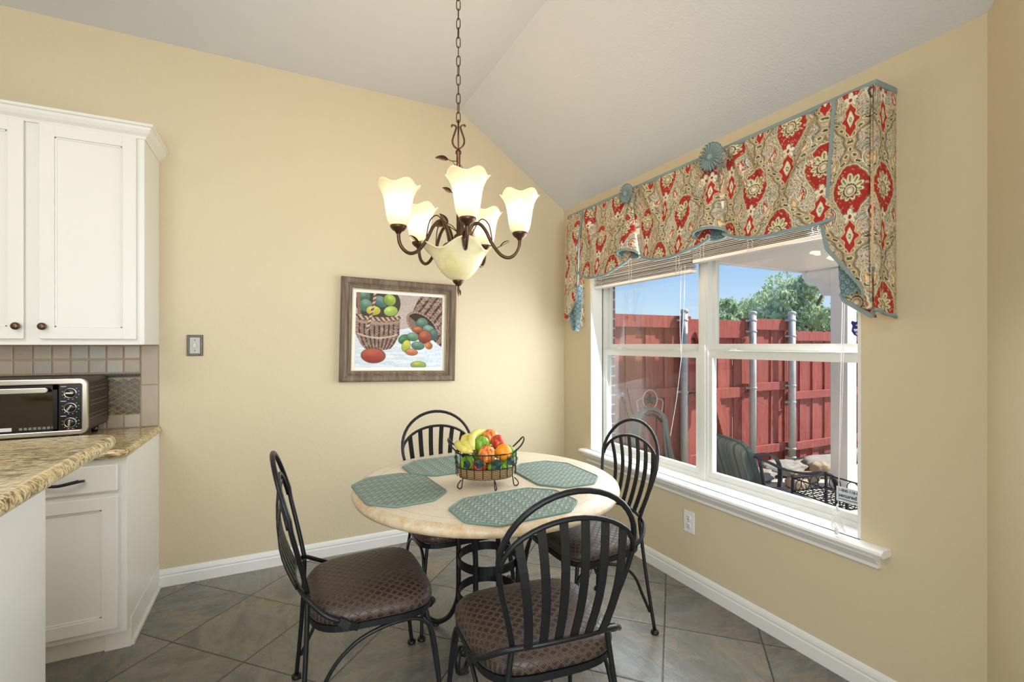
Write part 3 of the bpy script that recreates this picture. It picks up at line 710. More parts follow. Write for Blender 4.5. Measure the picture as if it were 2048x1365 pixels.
# stones along the fence foot
rk = random.Random(5)
stones = [((4.75, 3.55), (.30, .17, .05), 'large grey flat stone at the fence foot just right of the patio chair cushion', 'rock'),
          ((5.35, 3.60), (.30, .20, .06), 'pale grey flat stone below the middle pipe post', 'rock'),
          ((5.24, 3.26), (.16, .11, .045), 'small tan stone in front of the pale grey flat stone', 'rock2'),
          ((5.62, 3.30), (.18, .12, .075), 'squarish tan block stone left of the white column', 'rock2'),
          ((6.10, 3.56), (.34, .20, .055), 'long grey slab stone below the last pipe post', 'rock'),
          ((6.82, 3.60), (.30, .20, .06), 'layered grey stone behind the white column', 'rock'),
          ((7.45, 3.40), (.30, .22, .13), 'grey stone pile piece right of the white column', 'rock'),
          ((4.92, 3.16), (.12, .10, .05), 'small brown stone lying on the patio edge', 'rock2')]
for (x, y), (a, b_, c), lab, mm in stones:
    ph = rk.random() * 9
    def fn(q, d, ph=ph, a=a, b_=b_, c=c):
        k = 1 + .10 * math.sin(5 * d.x + ph) * math.cos(4 * d.y + ph) + .07 * math.sin(11 * d.y + 7 * d.z + ph)
        q = Vector((q.x * k, q.y * k, q.z)); m = max(abs(d.x), abs(d.y)) ** .5
        q.z = max(min(q.z * 1.6, c * (1 + .12 * math.sin(9 * d.x + ph) * math.cos(8 * d.y))), -c); return q
    mb = MB().ball((x, y, GZ + c), 1, (a, b_, c), 28, 18, fn)
    obj('stone', mb, M[mm], None, lab, 'stone')

# trees beyond the fence
def tree(name, x, y, h, r, label, nl, seed, zc=None):
    R = random.Random(seed); t = thing(name, (x, y, GZ), label, 'tree', 'trees beyond the fence')
    zc = zc or h * .62
    tr = MB().tube(smooth_path([(x, y, GZ), (x + .1, y, h * .3), (x - .05, y + .05, h * .55), (x + .1, y, h * .8)], 4), [.14 * (1 - i / 14) for i in range(13)], 8)
    for k in range(7):
        a = R.random() * 6.28; z0 = h * (.3 + .4 * R.random()); tr.tube(smooth_path([(x, y, z0), (x + r * .4 * math.cos(a), y + r * .4 * math.sin(a), z0 + .5), (x + r * .75 * math.cos(a), y + r * .75 * math.sin(a), z0 + .8)], 4), [.05 * (1 - i / 10) for i in range(9)], 6)
    obj('trunk', tr, M['bark'], t)
    lv = MB(); clumps = []
    for k in range(46):
        u = Vector((R.gauss(0, 1), R.gauss(0, 1), R.gauss(0, 1))).normalized() * (R.random() ** .4)
        clumps.append((Vector((x + u.x * r, y + u.y * r, zc + u.z * (h - zc) * .95)), r * (.16 + .16 * R.random())))
    for k in range(nl):
        c, cr = R.choice(clumps); u = Vector((R.gauss(0, 1), R.gauss(0, 1), R.gauss(0, 1))).normalized() * (cr * R.random() ** .35)
        p = c + u; s_ = .05 + .05 * R.random(); e = Euler((R.random() * 3, R.random() * 3, R.random() * 6)).to_matrix()
        q = [e @ Vector(v) * s_ for v in ((-1, 0, 0), (-.2, -.42, .1), (1, 0, .0), (-.2, .42, .1))]
        lv.add([p + v for v in q], [(0, 1, 2, 3)])
    obj('crown', lv, M['leaves'], t, fix=False)
tree('leafy_tree', 11.06, 6.81, 3.0, 1.15, 'tall pale-leaved tree behind the white column', 10000, 1, 1.9)
tree('leafy_tree', 13.0, 9.18, 3.35, 1.45, 'pale green tree beyond the middle pipe post', 7000, 2, 1.9)
tree('leafy_tree', 9.85, 8.10, 2.5, .40, 'small feathery tree at the left end of the row beyond the fence', 2600, 3, 1.75)
tree('leafy_tree', 14.6, 6.9, 3.2, 1.1, 'pale bushy tree glimpsed right of the white column', 6000, 4, 1.9)

# hose stand with star, coiled hose
hx, hy = 2.95, 3.22
t = thing('hose_stand', (hx, hy, GZ), 'silver wire garden hose stand topped by a metal star in a ring', 'hose stand')
L_ = Vector((.8965, -.443, 0)); D_ = Vector((.443, .8965, 0))
def hp(l, z, d=0): return Vector((hx, hy, 0)) + L_ * l + D_ * d + Vector((0, 0, z))
zs = .885
obj('ring', MB().tube([hp(.062 * math.cos(a * PI / 14), zs + .085 * math.sin(a * PI / 14)) for a in range(28)], .006, 8, closed=True), M['silver'], t)
sm = MB(); vs = [hp(0, zs, -.02), hp(0, zs, .02)]
for k in range(10):
    a = PI / 2 + k * PI / 5; r = .062 if k % 2 == 0 else .026; vs.append(hp(r * math.cos(a), zs + r * math.sin(a)))
sm.add(vs, [(0, 2 + k, 2 + (k + 1) % 10) for k in range(10)] + [(1, 2 + (k + 1) % 10, 2 + k) for k in range(10)]); obj('star', sm, M['irong'], t)
for s_ in (-1, 1):
    obj('scroll_wire', MB().tube(smooth_path([hp(s_ * .06, zs + .01), hp(s_ * .10, zs), hp(s_ * .115, zs - .03), hp(s_ * .095, zs - .14), hp(s_ * .07, zs - .17)], 5), .005, 6), M['silver'], t)
    obj('stake', MB().tube([hp(s_ * .06, zs - .15), hp(s_ * .05, .3), hp(s_ * .045, GZ)], .006, 6), M['irong'], t)
obj('cradle', MB().tube(smooth_path([hp(-.11, zs - .20), hp(-.06, zs - .15), hp(0, zs - .135), hp(.06, zs - .15), hp(.11, zs - .20)], 5), .012, 6), M['irong'], t)
hz = MB(); RR = random.Random(3)
for k in range(9):
    w_ = .105 + .012 * k * .6; dz = RR.uniform(-.02, .01) - .003 * k; dd = -.04 + .010 * k; low = .05 + .10 * RR.random()
    pts = []
    for i in range(25):
        a = PI * i / 24; pts.append(hp(-w_ * math.cos(a) * (1 + .12 * math.sin(a)), zs - .20 + .13 * math.sin(a) + dz, dd))
    pts += [hp(w_ * (1.1 + .25 * RR.random()), .42, dd), hp(w_ * (1.35 + .4 * RR.random()), .20, dd), hp(w_ * .9, low - .02, dd), hp(0, low - .06, dd), hp(-w_ * .9, low, dd), hp(-w_ * 1.15, .3, dd)]
    hz.tube(smooth_path(pts, 3), .010, 7, closed=True)
obj('garden_hose', hz, M['hose'], None, 'grey garden hose hung in loops over the star-topped stand', 'hose')
t = thing('garden_stake', (2.86, 3.42, GZ), 'thin black garden stake ending in a silver ball, left of the star hose stand', 'garden stake')
obj('rod', MB().tube(smooth_path([(2.90, 3.42, GZ), (2.94, 3.42, .45), (2.86, 3.42, .75), (2.80, 3.42, .90)], 6), .006, 6), M['iron'], t)
obj('rod', MB().tube(smooth_path([(2.96, 3.42, GZ), (2.98, 3.42, .5), (2.90, 3.42, .82), (2.86, 3.42, .97)], 6), .005, 6), M['iron'], t)
obj('ball', MB().ball((2.80, 3.42, .92), .022), M['silver'], t)

# patio lounge chair (seen from behind its back)
def Wp(u, v, dep):
    l = (u - 1024.) / 950. * dep; return Vector((.443 * dep + .8965 * l, .8965 * dep - .443 * l, 1.37 - dep * (v - 690.) / 950.))
t = thing('patio_chair', (3.25, 2.05, GZ), 'dark metal patio armchair with striped grey cushion, outside the right window', 'patio chair')
ang = math.radians(-18); ca, sa = math.cos(ang), math.sin(ang)
# chair frame: faces +x' ; origin at (3.05,2.25)
def cp(x, y, z): return Vector((3.27 + ca * x - sa * y, 2.51 + sa * x + ca * y, GZ + z))
bk = MB()
def backfn(a, b):
    w_ = (a - .5) * .50; z = .38 + b * .42; x = -.02 - b * .20; return cp(x, w_, z)
def cushion(mb, o, ux, uy, uz, hx_, hy_, hz_, n=4.5, nu=28, nv=16):
    def fn(q, d):
        e = lambda v, k: math.copysign(abs(v) ** k, v)
        return ux * (e(d.x, .35) * hx_) + uy * (e(d.y, .35) * hy_) + uz * (e(d.z, .5) * hz_)
    mb.ball(o, 1, (1, 1, 1), nu, nv, fn)
dirb = Vector((-.30, 0, .954)); 
ux = (cp(dirb.x, 0, dirb.z) - cp(0, 0, 0)).normalized(); uy = (cp(0, 1, 0) - cp(0, 0, 0)).normalized(); uz = ux.cross(uy)
cb_ = MB(); cushion(cb_, cp(-.085, 0, .53), uy, ux, uz, .25, .27, .065)
bc = obj('back_cushion', cb_, M['cushion'], t)
pc = [cp(-.085, 0, .53) + uy * (.255 * math.copysign(abs(math.cos(a)) ** .4, math.cos(a))) + ux * (.275 * math.copysign(abs(math.sin(a)) ** .4, math.sin(a))) for a in [i * PI / 20 for i in range(40)]]
obj('piping', MB().tube(pc, .008, 6, closed=True), M['cushgreen'], bc)
sc_ = MB(); cushion(sc_, cp(.24, 0, .27), (cp(1, 0, 0) - cp(0, 0, 0)), uy, Vector((0, 0, 1)), .27, .25, .06); obj('seat_cushion', sc_, M['cushion'], t)
for s_ in (-1, 1):
    y = s_ * .30
    obj('arm', MB().bar(smooth_path([cp(-.13, y, .71), cp(-.02, y, .665), cp(.12, y, .605), cp(.28, y, .575), cp(.42, y, .575), cp(.50, y, .52), cp(.53, y, .40), cp(.50, y, .2), cp(.40, y, .05)], 6), .035, .014, (0, 1, 0)), M['irong'], t)
    obj('leg', MB().tube(smooth_path([cp(-.10, y, .70), cp(-.02, y, .34), cp(.1, y, .18), cp(-.10, y, 0)], 6), .012, 8), M['irong'], t)
fr = MB().tube([cp(-.02, -.30, .20), cp(-.02, .30, .20), cp(.5, .30, .20), cp(.5, -.30, .20)], .012, 8, closed=True)
for k in range(5): fr.tube([cp(.0 + .1 * k, -.3, .20), cp(.0 + .1 * k, .3, .20)], .006, 6)
obj('seat_frame', fr, M['irong'], t)

# wire tray stand beside the chair
A_, B_, C_, D4 = Vector((3.22, 2.10, 0)), Vector((3.52, 2.05, 0)), Vector((3.45, 1.66, 0)), Vector((3.15, 1.71, 0))
t = thing('plant_stand', (3.29, 1.99, GZ), 'low grey wire plant stand with ringed sides in front of the patio armchair', 'plant stand')
zt, zb = .44, .35
qs = [A_, B_, C_, D4]
for q in qs: obj('leg', MB().box(q.x - .008, q.x + .008, q.y - .008, q.y + .008, GZ, zt + .02, .002), M['irong'], t)
for i in range(4):
    a, b = qs[i], qs[(i + 1) % 4]; sp = MB()
    for z in (zt, zb): sp.tube([a + Vector((0, 0, z)), b + Vector((0, 0, z))], .005, 6)
    n = 4 if i % 2 == 0 else 3
    for k in range(n):
        c = a.lerp(b, (k + .5) / n) + Vector((0, 0, (zt + zb) / 2)); e = (b - a).normalized(); hw = (b - a).length / n / 2
        sp.tube([c + e * (min(hw, .043) * math.cos(q * PI / 10)) + Vector((0, 0, .045 * math.sin(q * PI / 10))) for q in range(20)], .003, 5, closed=True)
    obj('side_rail', sp, M['irong'], t)
gr = MB()
for k in range(9):
    f = k / 8; gr.tube([A_.lerp(D4, f) + Vector((0, 0, zb)), B_.lerp(C_, f) + Vector((0, 0, zb))], .003, 5); gr.tube([A_.lerp(B_, f) + Vector((0, 0, zb)), D4.lerp(C_, f) + Vector((0, 0, zb))], .003, 5)
obj('shelf', gr, M['irong'], t)

# stickers on the glass
def text_mesh(name, txt, size, m, parent, loc, rot, ext=.0004, sx=1.0, bold=0):
    cu = bpy.data.curves.new(name, 'FONT'); cu.body = txt; cu.size = size; cu.extrude = ext; cu.offset = bold
    o = bpy.data.objects.new(name, cu); COL.objects.link(o)
    dg = bpy.context.evaluated_depsgraph_get(); me = bpy.data.meshes.new_from_object(o.evaluated_get(dg)); bpy.data.objects.remove(o)
    me.materials.clear(); me.materials.append(m)
    q = bpy.data.objects.new(name, me); COL.objects.link(q); q.parent = parent; q.scale = (sx, 1, 1)
    q.location = Vector(loc) - wloc(parent); q.rotation_euler = rot; WL[q.name] = Vector(loc); return q
SX = 2.2215
RIN = (PI / 2, 0, -PI / 2)   # text facing the room (-X), reading towards -Y
blue = simple('sticker_blue', '17429b', .4); navy = simple('sticker_navy', '1b1f73', .4); signw = simple('sticker_white', 'c9cdd4', .5); ink = simple('sticker_ink', '3a3d48', .5)
def yz(u, v): 
    k = (u - 1024.) / 950.; d = SX / (.443 + .8965 * k); return (.8965 * d - .443 * k * d, 1.37 - d * (v - 690.) / 950.)
sy, sz = yz(1673, 972)
t = obj('window_sticker', MB().box(SX, SX + .0008, sy - .215, sy, sz - .064, sz), signw, None, 'white rectangular security sticker with blue logo on the lower right pane', 'sticker')
text_mesh('phone_number', '1-800-118-0998', .0165, ink, t, (SX - .0002, sy - .008, sz - .019), RIN, bold=.0003)
text_mesh('wording', 'secured by', .0235, ink, t, (SX - .0002, sy - .008, sz - .043), RIN, bold=.0006)
obj('underline', MB().box(SX - .0006, SX, sy - .125, sy - .008, sz - .054, sz - .051), ink, t)
lg = obj('logo_panel', MB().box(SX - .0006, SX, sy - .208, sy - .132, sz - .060, sz - .012), blue, t)
text_mesh('logo_letters', 'ADT', .034, M['white_mark'], lg, (SX - .0010, sy - .136, sz - .049), RIN, bold=.0012)
SXu = 2.2505
k_ = (1704 - 1024.) / 950.; d_ = SXu / (.443 + .8965 * k_); sy = .8965 * d_ - .443 * k_ * d_; sz = 1.37 - d_ * (642 - 690.) / 950.
sh = [(0, 0), (-.014, -.006), (-.030, 0), (-.046, -.006), (-.060, 0), (-.064, -.010), (-.058, -.022), (-.062, -.045), (-.052, -.062), (-.030, -.074), (-.008, -.062), (.002, -.045), (-.002, -.022), (.004, -.010)]
t = obj('window_sticker', MB().prism([(sy + a, sz + b) for a, b in sh], 0, SXu, SXu + .0008), navy, None, 'dark blue shield-shaped security sticker on the upper right pane', 'sticker')
for i, (z, w_, h_) in enumerate(((-.018, .028, .004), (-.024, .012, .003), (-.036, .044, .007), (-.044, .038, .003), (-.053, .03, .003), (-.058, .024, .003))):
    obj('print_line', MB().box(SXu - .0006, SXu, sy - .030 - w_ / 2, sy - .030 + w_ / 2, sz + z - h_, sz + z), signw, t)

# ================================================================== VALANCE
t = thing('window_valance', (2.0, 1.98, 1.47), 'paisley fabric valance with teal piping and two rosettes above the window', 'valance')
cr = MB(); cr.prism([(XR, 2.318), (1.962, 2.318), (1.952, 2.324), (1.952, 2.336), (1.962, 2.342), (XR, 2.342)], 1, .962, 3.012)
obj('mounting_board', cr, M['teal'], t, bevel=.008)
PX = 1.968
def panel(name, ys, ytop, ybot, zb, fold, nu, nv, toff=0.0, edge=True):
    """hanging fabric: a in 0..1 from far to near; ytop/ybot give Y limits at top/bottom; zb(a) hem; fold(a,f) push into room"""
    a = np.linspace(0, 1, nu)[None, :]; f = np.linspace(0, 1, nv)[:, None]
    Y = (ytop[0] + (ytop[1] - ytop[0]) * a) * (1 - f) + (ybot[0] + (ybot[1] - ybot[0]) * a) * f
    zbv = zb(a); Z = 2.322 - (2.322 - zbv) * f + 0 * Y
    X = PX - fold(a, f) + 0 * Y
    P = np.stack([X, Y, Z], -1)
    sY = -Y + .04 * (f * np.sin(a * 3)) ; col = paisley(sY + 3.0 + toff, 2.322 - Z + .06 * f * (a - .5) ** 2 + 3.0)
    o = colour_grid(name, P, col, M['paisley'], t, .0025)
    if edge:
        e = MB().tube([P[-1, i] for i in range(0, nu, 3)] + [P[-1, -1]], .008, 8); obj('hem_piping', e, M['teal'], o)
    return o, P
bump_ = lambda a, c, w: np.exp(-((a - c) / w) ** 2)
# diagonal drape creases run from the upper near corner towards the hem
def fold_sw(seed):
    def fo(a, f):
        base = .012 + .045 * f ** 1.3 * np.sin(PI * np.clip(a * .96 + .02, 0, 1)) ** .6
        crease = .028 * np.exp(-((a - .06 - .42 * f) / .05) ** 2) * np.exp(-((f - .25) / .28) ** 2) - .022 * np.exp(-((a - .14 - .42 * f) / .045) ** 2) * np.exp(-((f - .25) / .30) ** 2)
        crease2 = .030 * np.exp(-((a - .90 + .38 * f) / .06) ** 2) * np.exp(-((f - .30) / .35) ** 2) - .020 * np.exp(-((a - .80 + .38 * f) / .05) ** 2) * np.exp(-((f - .3) / .35) ** 2)
        return base + crease + crease2 + .006 * np.sin(a * 17 + seed) * f
    return fo
def hem(z0, zm, z1, p=.55): return lambda a: zm + (np.where(a < p, ((p - a) / p) ** 2.4 * (z0 - zm), ((a - p) / (1 - p)) ** 2.4 * (z1 - zm)))
panel('swag', None, (2.82, 2.20), (2.85, 2.30), hem(1.89, 1.822, 1.905, .45), fold_sw(1), 230, 180)
panel('swag', None, (2.235, 1.575), (2.20, 1.70), hem(1.905, 1.848, 1.905, .45), fold_sw(2), 250, 180, .15)
panel('swag', None, (1.605, 1.09), (1.62, 1.09), hem(1.915, 1.845, 1.862, .55), fold_sw(3), 220, 180, .02)
# soft cone pleats beneath the rosettes
def cone(yc, ry, zb_, off):
    nu, nv = 120, 150; a = np.linspace(0, 2 * PI, nu)[None, :]; f = np.linspace(0, 1, nv)[:, None]
    k = .22 + .78 * f ** .8
    Y = yc + .015 * f + ry * k * np.cos(a) * (.35 + .65 * f); X = PX - .030 - .012 * f - .062 * k * np.sin(a) * (.3 + .7 * f); Z = 2.32 - (2.32 - zb_ - .020 * np.sin(a)) * f
    P = np.stack([X + 0 * f, Y, Z], -1)
    front = (np.sin(a) > -.999) & (f > -1)
    o = colour_grid('cone_pleat', P, paisley(-Y + 3 + off, 2.322 - Z + 3.0), M['paisley'], t, None)
    P2 = P.copy(); P2[..., 0] = PX - .030 - .012 * f - (.059 * k * (.3 + .7 * f)) * np.sin(a); P2[..., 1] = yc + .015 * f + (ry - .003) * k * np.cos(a) * (.35 + .65 * f)
    colour_grid('lining', P2[60:], lining(a * .12 + 3 + 0 * f, 2.322 - Z + 3.0)[60:], M['paisley'], o, None)
    obj('hem_piping', MB().tube([P[-1, i] for i in range(0, nu - 1, 3)], .0065, 8, closed=True), M['teal'], o)
cone(2.275, .075, 1.925, .02); cone(1.665, .090, 1.920, .11)
for yc, r in ((2.275, .058), (1.648, .068)):
    def rm(rr, z, a, i): return (rr * (1 + (.06 * math.cos(22 * a) if i > 2 else 0)), z + (.010 * math.sin(22 * a) * (rr / .06) if rr > .016 else 0))
    pr = [(0, .012), (.012, .011), (.018, .005), (.022, .004), (r * .5, .008), (r * .8, .007), (r, .002), (r * .8, -.004), (0, -.005)]
    ro = obj('rosette', MB().lathe(pr, (PX - .072, yc, 2.285), 120, rm, axis=(-1, 0, 0)), M['teal'], t)
    obj('button', MB().lathe([(.016, -.002), (.016, .004), (.012, .009), (0, .011)], (PX - .080, yc, 2.285), 20, axis=(-1, 0, 0)), M['teal'], ro)
# right tail: return, front fall and folded-back cascade
def fall(name, zs, left, right, xf, nu, off=0, hemk=None):
    nv = len(zs); Y = np.zeros((nv, nu)); X = np.zeros((nv, nu)); Z = np.zeros((nv, nu)); a = np.linspace(0, 1, nu)
    for i, z in enumerate(zs): Y[i] = left[i] + (right[i] - left[i]) * a; X[i] = xf(a, i / (nv - 1)); Z[i] = z
    return np.stack([X, Y, Z], -1)
zz = np.linspace(2.322, 1.50, 260)
def lf(z): return np.interp(-z, [-2.322, -1.944, -1.839, -1.746, -1.678, -1.63, -1.584, -1.50], [1.104, 1.127, 1.146, 1.127, 1.072, 1.035, 1.000, .982])
P = fall('', zz, lf(zz), np.full(260, .975), lambda a, f: 1.950 - .010 * np.sin(a * PI) - .012 * f + .018 * np.exp(-((a - .93) / .05) ** 2), 110)
o = colour_grid('tail_front', P, paisley(-P[..., 1] + 3.07, 2.322 - P[..., 2] + 3.1), M['paisley'], t, .0025)
obj('edge_piping', MB().bar([P[i, 0] + np.array([-.002, 0, 0]) for i in range(0, 250, 6)], .014, .006, (0, 1, 0)), M['teal'], o)
# folded-back part below, in print, with teal hem
zz2 = np.linspace(1.66, 1.470, 90)
l2 = np.interp(-zz2, [-1.66, -1.60, -1.565, -1.54, -1.47], [1.02, 1.055, 1.090, 1.078, .976])
P = fall('', zz2, l2, np.full(90, .972), lambda a, f: 1.972 + .008 * np.sin(a * PI), 60)
o = colour_grid('tail_back', P, paisley(-P[..., 1] + 3.07, 2.322 - P[..., 2] + 3.12), M['paisley'], t, .0025)
obj('edge_piping', MB().bar([P[i, 0] + np.array([-.003, 0, 0]) for i in range(42, 90, 3)], .016, .006, (0, 1, 0)), M['teal'], o)
zz3 = np.linspace(1.76, 1.555, 80)
l3 = np.interp(-zz3, [-1.76, -1.60, -1.555], [1.102, 1.094, 1.084]); r3 = np.interp(-zz3, [-1.76, -1.66, -1.58, -1.555], [1.04, 1.02, 1.0, 1.07])
P = fall('', zz3, l3, r3, lambda a, f: 1.964 - .012 * a, 50)
colour_grid('tail_lining', P, lining(-P[..., 1] * 1.0 + 3, 2.322 - P[..., 2] + 3), M['paisley'], t, .002)
xs = np.linspace(1.952, 2.098, 70)
def ret(y, z0f, sgn, toff):
    f = np.linspace(0, 1, 230)[:, None]; X = xs[None, :] + 0 * f; u = (X - 1.952) / .146
    zb_ = 1.500 - .025 * u if sgn > 0 else 1.60 - .10 * u
    Z = 2.322 - (2.322 - zb_) * f; Y = y - sgn * (.004 + .006 * np.sin(u * 9.5) * (.25 + .75 * f)) + 0 * X
    return np.stack([X, Y, Z], -1)
P = ret(.972, None, 1, 0); o = colour_grid('tail_return', P, paisley(P[..., 0] + 3.21, 2.322 - P[..., 2] + 3.1), M['paisley'], t, .0025)
obj('hem_piping', MB().tube([P[-1, i] for i in range(0, 70, 4)], .007, 8), M['teal'], o)
# left tail
zz = np.linspace(2.322, 1.56, 230)
def lfl(z): return np.interp(-z, [-2.322, -2.13, -1.84, -1.70, -1.63, -1.585, -1.56], [2.808, 2.852, 2.868, 2.885, 2.94, 2.985, 2.99])
P = fall('', zz, np.full(230, 3.004), lfl(zz), lambda a, f: 1.950 - .03 * f * (1 - a) - .008 * np.sin(a * PI), 70)
o = colour_grid('tail_front', P, paisley(-P[..., 1] + 3.3, 2.322 - P[..., 2] + 3.1), M['paisley'], t, .0025)
obj('edge_piping', MB().bar([P[i, -1] + np.array([-.004, 0, 0]) for i in range(0, 230, 6)], .014, .006, (0, 1, 0)), M['teal'], o)
zz3 = np.linspace(1.80, 1.475, 110)
l3 = np.interp(-zz3, [-1.80, -1.62, -1.54, -1.475], [2.89, 3.0, 2.95, 2.93]); r3 = np.interp(-zz3, [-1.80, -1.62, -1.475], [2.845, 2.855, 2.885])
P = fall('', zz3, l3, r3, lambda a, f: 1.945 + .02 * a + .012 * np.sin(a * 7), 50)
o = colour_grid('tail_lining', P, lining(-P[..., 1] + 3.4, 2.322 - P[..., 2] + 3), M['paisley'], t, .002)
obj('edge_piping', MB().tube([P[i, 0] for i in range(0, 110, 5)] + [P[-1, i] for i in range(0, 50, 6)], .006, 6), M['teal'], o)
P = ret(3.0, None, -1, 0); colour_grid('tail_return', P, paisley(P[..., 0] + 3.21, 2.322 - P[..., 2] + 3.1), M['paisley'], t, .0025)

# ================================================================== BLINDS
def blind(y0, y1, zbot, ztop, label, lad):
    t = thing('window_blind', (2.15, (y0 + y1) / 2, zbot), label, 'blind', 'raised mini blinds in the window recess')
    sl = MB(); n = int((ztop - zbot - .03) / .0092); R = random.Random(int(y0 * 100))
    for k in range(n):
        z = zbot + .022 + k * .0092 + R.uniform(-.0012, .0012); tilt = R.uniform(-.002, .003); x0 = 2.122 + R.uniform(-.002, .002)
        sl.prism([(x0, z + tilt), (x0 + .025, z + .0030), (x0 + .05, z - tilt), (x0 + .05, z - tilt + .0025), (x0 + .025, z + .0058), (x0, z + tilt + .0025)], 1, y0, y1)
    obj('slats', sl, M['slat'], t, fix=False)
    obj('bottom_rail', MB().box(2.122, 2.172, y0, y1, zbot, zbot + .019, .004), M['plastic'], t)
    obj('head_rail', MB().box(2.118, 2.176, y0, y1, ztop - .005, ztop + .035, .003), M['plastic'], t)
    for yy in lad:
        m = MB()
        for s_ in (-.012, .012):
            pts = [(2.119 - .003 * ((i % 2)), yy + s_ + .004 * math.sin(i * 2.3 + yy * 9), zbot + .005 + (ztop - zbot) * i / 26) for i in range(27)]; m.tube(pts, .0012, 5)
        obj('ladder_cord', m, M['cord'], t)
    return t
bl = blind(1.985, 2.905, 1.785, 2.10, 'left raised white blind, hanging lower than its neighbour', (2.83, 2.50, 2.08))
br = blind(1.105, 1.972, 1.835, 2.10, 'right raised white blind behind the wide end of the valance', (1.90, 1.60, 1.28))
c = MB(); c.tube(smooth_path([(2.115, 2.05, 1.83), (2.117, 2.06, 1.5), (2.12, 2.055, 1.3), (2.125, 2.06, 1.28), (2.12, 2.09, 1.05), (2.12, 2.14, .82)], 6), .0013, 5).tube(smooth_path([(2.115, 2.02, 1.83), (2.117, 2.03, 1.6), (2.12, 2.055, 1.3)], 6), .0013, 5)
obj('lift_cord', c, M['cord'], bl)
c = MB().tube([(2.105, 2.91, 1.80), (2.104, 2.90, .98)], .0010, 5); obj('lift_cord', c, M['cord'], bl)
obj('tassel', MB().lathe([(.002, .03), (.005, .022), (.007, .0), (.004, -.004)], (2.104, 2.90, .955), 10), M['plastic'], bl)
yc = 1.155
c = MB().tube([(2.106, yc, 1.84), (2.085, yc + .002, 1.2), (2.064, yc, .71)], .0016, 6).tube([(2.106, yc - .008, 1.84), (2.085, yc - .006, 1.2), (2.064, yc, .71)], .0014, 6)
R = random.Random(8)
for k in range(5):
    ph = R.random() * 6; rr = .022 + .012 * R.random()
    c.tube([(2.060 + .006 * math.sin(a * .9 + ph), yc + rr * math.cos(a * 2 * PI / 14) * .8, .650 - .012 * (k % 2) + rr * 1.15 * math.sin(a * 2 * PI / 14 + ph)) for a in range(14)], .0013, 5, closed=True)
c.tube([(2.064, yc, .715), (2.062, yc + .004, .70), (2.060, yc - .004, .688)], .004, 6)
obj('lift_cord', c, M['cord'], br)
obj('tassel', MB().lathe([(.002, .03), (.006, .02), (.008, .0), (.005, -.004)], (2.052, yc, .597), 10), M['plastic'], br)

# ================================================================== WALL PLATES
t = thing('power_outlet', (XR - .004, 1.972, .304), 'white duplex power outlet on the wall under the window', 'outlet')
obj('cover_plate', MB().box(XR - .007, XR, 1.934, 2.010, .304, .426, .003), M['plastic'], t)
for zc in (.342, .388):
    s_ = obj('socket', MB().lathe([(.0165, 0), (.0165, .003), (.015, .004), (0, .004)], (XR - .006, 1.972, zc), 24, axis=(-1, 0, 0)), M['plastic'], t)
    k = MB(); k.box(XR - .0108, XR - .009, 1.977, 1.979, zc + .001, zc + .010).box(XR - .0108, XR - .009, 1.965, 1.967, zc + .001, zc + .010).lathe([(.0026, 0), (.0026, .0018), (0, .0018)], (XR - .009, 1.972, zc - .007), 10, axis=(-1, 0, 0)); obj('slots', k, M['dark'], s_)
obj('screw', MB().lathe([(.003, 0), (.003, .001), (0, .0015)], (XR - .007, 1.972, .365), 10, axis=(-1, 0, 0)), M['pewter'], t)
sx, szc = -.428, 1.366
t = thing('light_switch', (sx, YB - .004, 1.305), 'light switch with ribbed pewter plate on the tan back wall', 'light switch')
obj('cover_plate', MB().box(sx - .032, sx + .032, YB - .006, YB, 1.315, 1.417, .002), M['pewter'], t)
rb = MB()
for k in range(48):
    a = 2 * PI * k / 48; cx_, cz_ = math.cos(a), math.sin(a); s1 = 1 / max(abs(cx_) / .036, abs(cz_) / .058); s0 = 1 / max(abs(cx_) / .026, abs(cz_) / .047)
    rb.tube([(sx + cx_ * s0, YB - .008, szc + cz_ * s0), (sx + cx_ * s1, YB - .008, szc + cz_ * s1)], .0016, 6)
obj('ribs', rb, M['pewter'], t)
b_ = MB(); 
for (x0, x1, z0, z1) in ((-.040, -.0245, -.061, .061), (.0245, .040, -.061, .061), (-.0245, .0245, .046, .061), (-.0245, .0245, -.061, -.046)): b_.box(sx + x0, sx + x1, YB - .0065, YB, szc + z0, szc + z1, .002)
obj('border', b_, M['rope'], t)
obj('toggle', MB().obox((sx, YB - .011, szc + .002), (1, 0, 0), (0, 1, .4), (0, -.4, 1), .0048, .007, .010, .0015), M['plastic'], t)
for dz in (-.030, .030): obj('screw', MB().lathe([(.0028, 0), (.0028, .001), (0, .0014)], (sx, YB - .006, szc + dz), 10, axis=(0, -1, 0)), M['dark'], t)

# ================================================================== PAINTING
pc_ = Vector((.762, YB, 1.4635)); ta = math.radians(-1.25)
t = thing('framed_painting', (pc_.x, YB, 1.118), 'framed still life of fruit and two wicker baskets on the back wall', 'painting')
Rt = Matrix.Rotation(-ta, 4, 'Y'); 
def tp(x, y, z): return pc_ + (Rt @ Vector((x, y, z)))
FWD = .395; FH = .346
prof = [(0, 0), (0, -.030), (.010, -.036), (.030, -.034), (.040, -.028), (.044, -.020), (.050, -.020), (.054, -.026), (.066, -.024), (.070, -.016), (.070, 0)]
fm = MB(); crn = [(-FWD, -FH), (FWD, -FH), (FWD, FH), (-FWD, FH)]
vs = []
for (cx_, cz_) in crn:
    for (i_, y_) in prof: vs.append(tp(cx_ - math.copysign(i_, cx_), y_, cz_ - math.copysign(i_, cz_)))
k = len(prof); fs = [(i * k + q, i * k + (q + 1) % k, ((i + 1) % 4) * k + (q + 1) % k, ((i + 1) % 4) * k + q) for i in range(4) for q in range(k)]
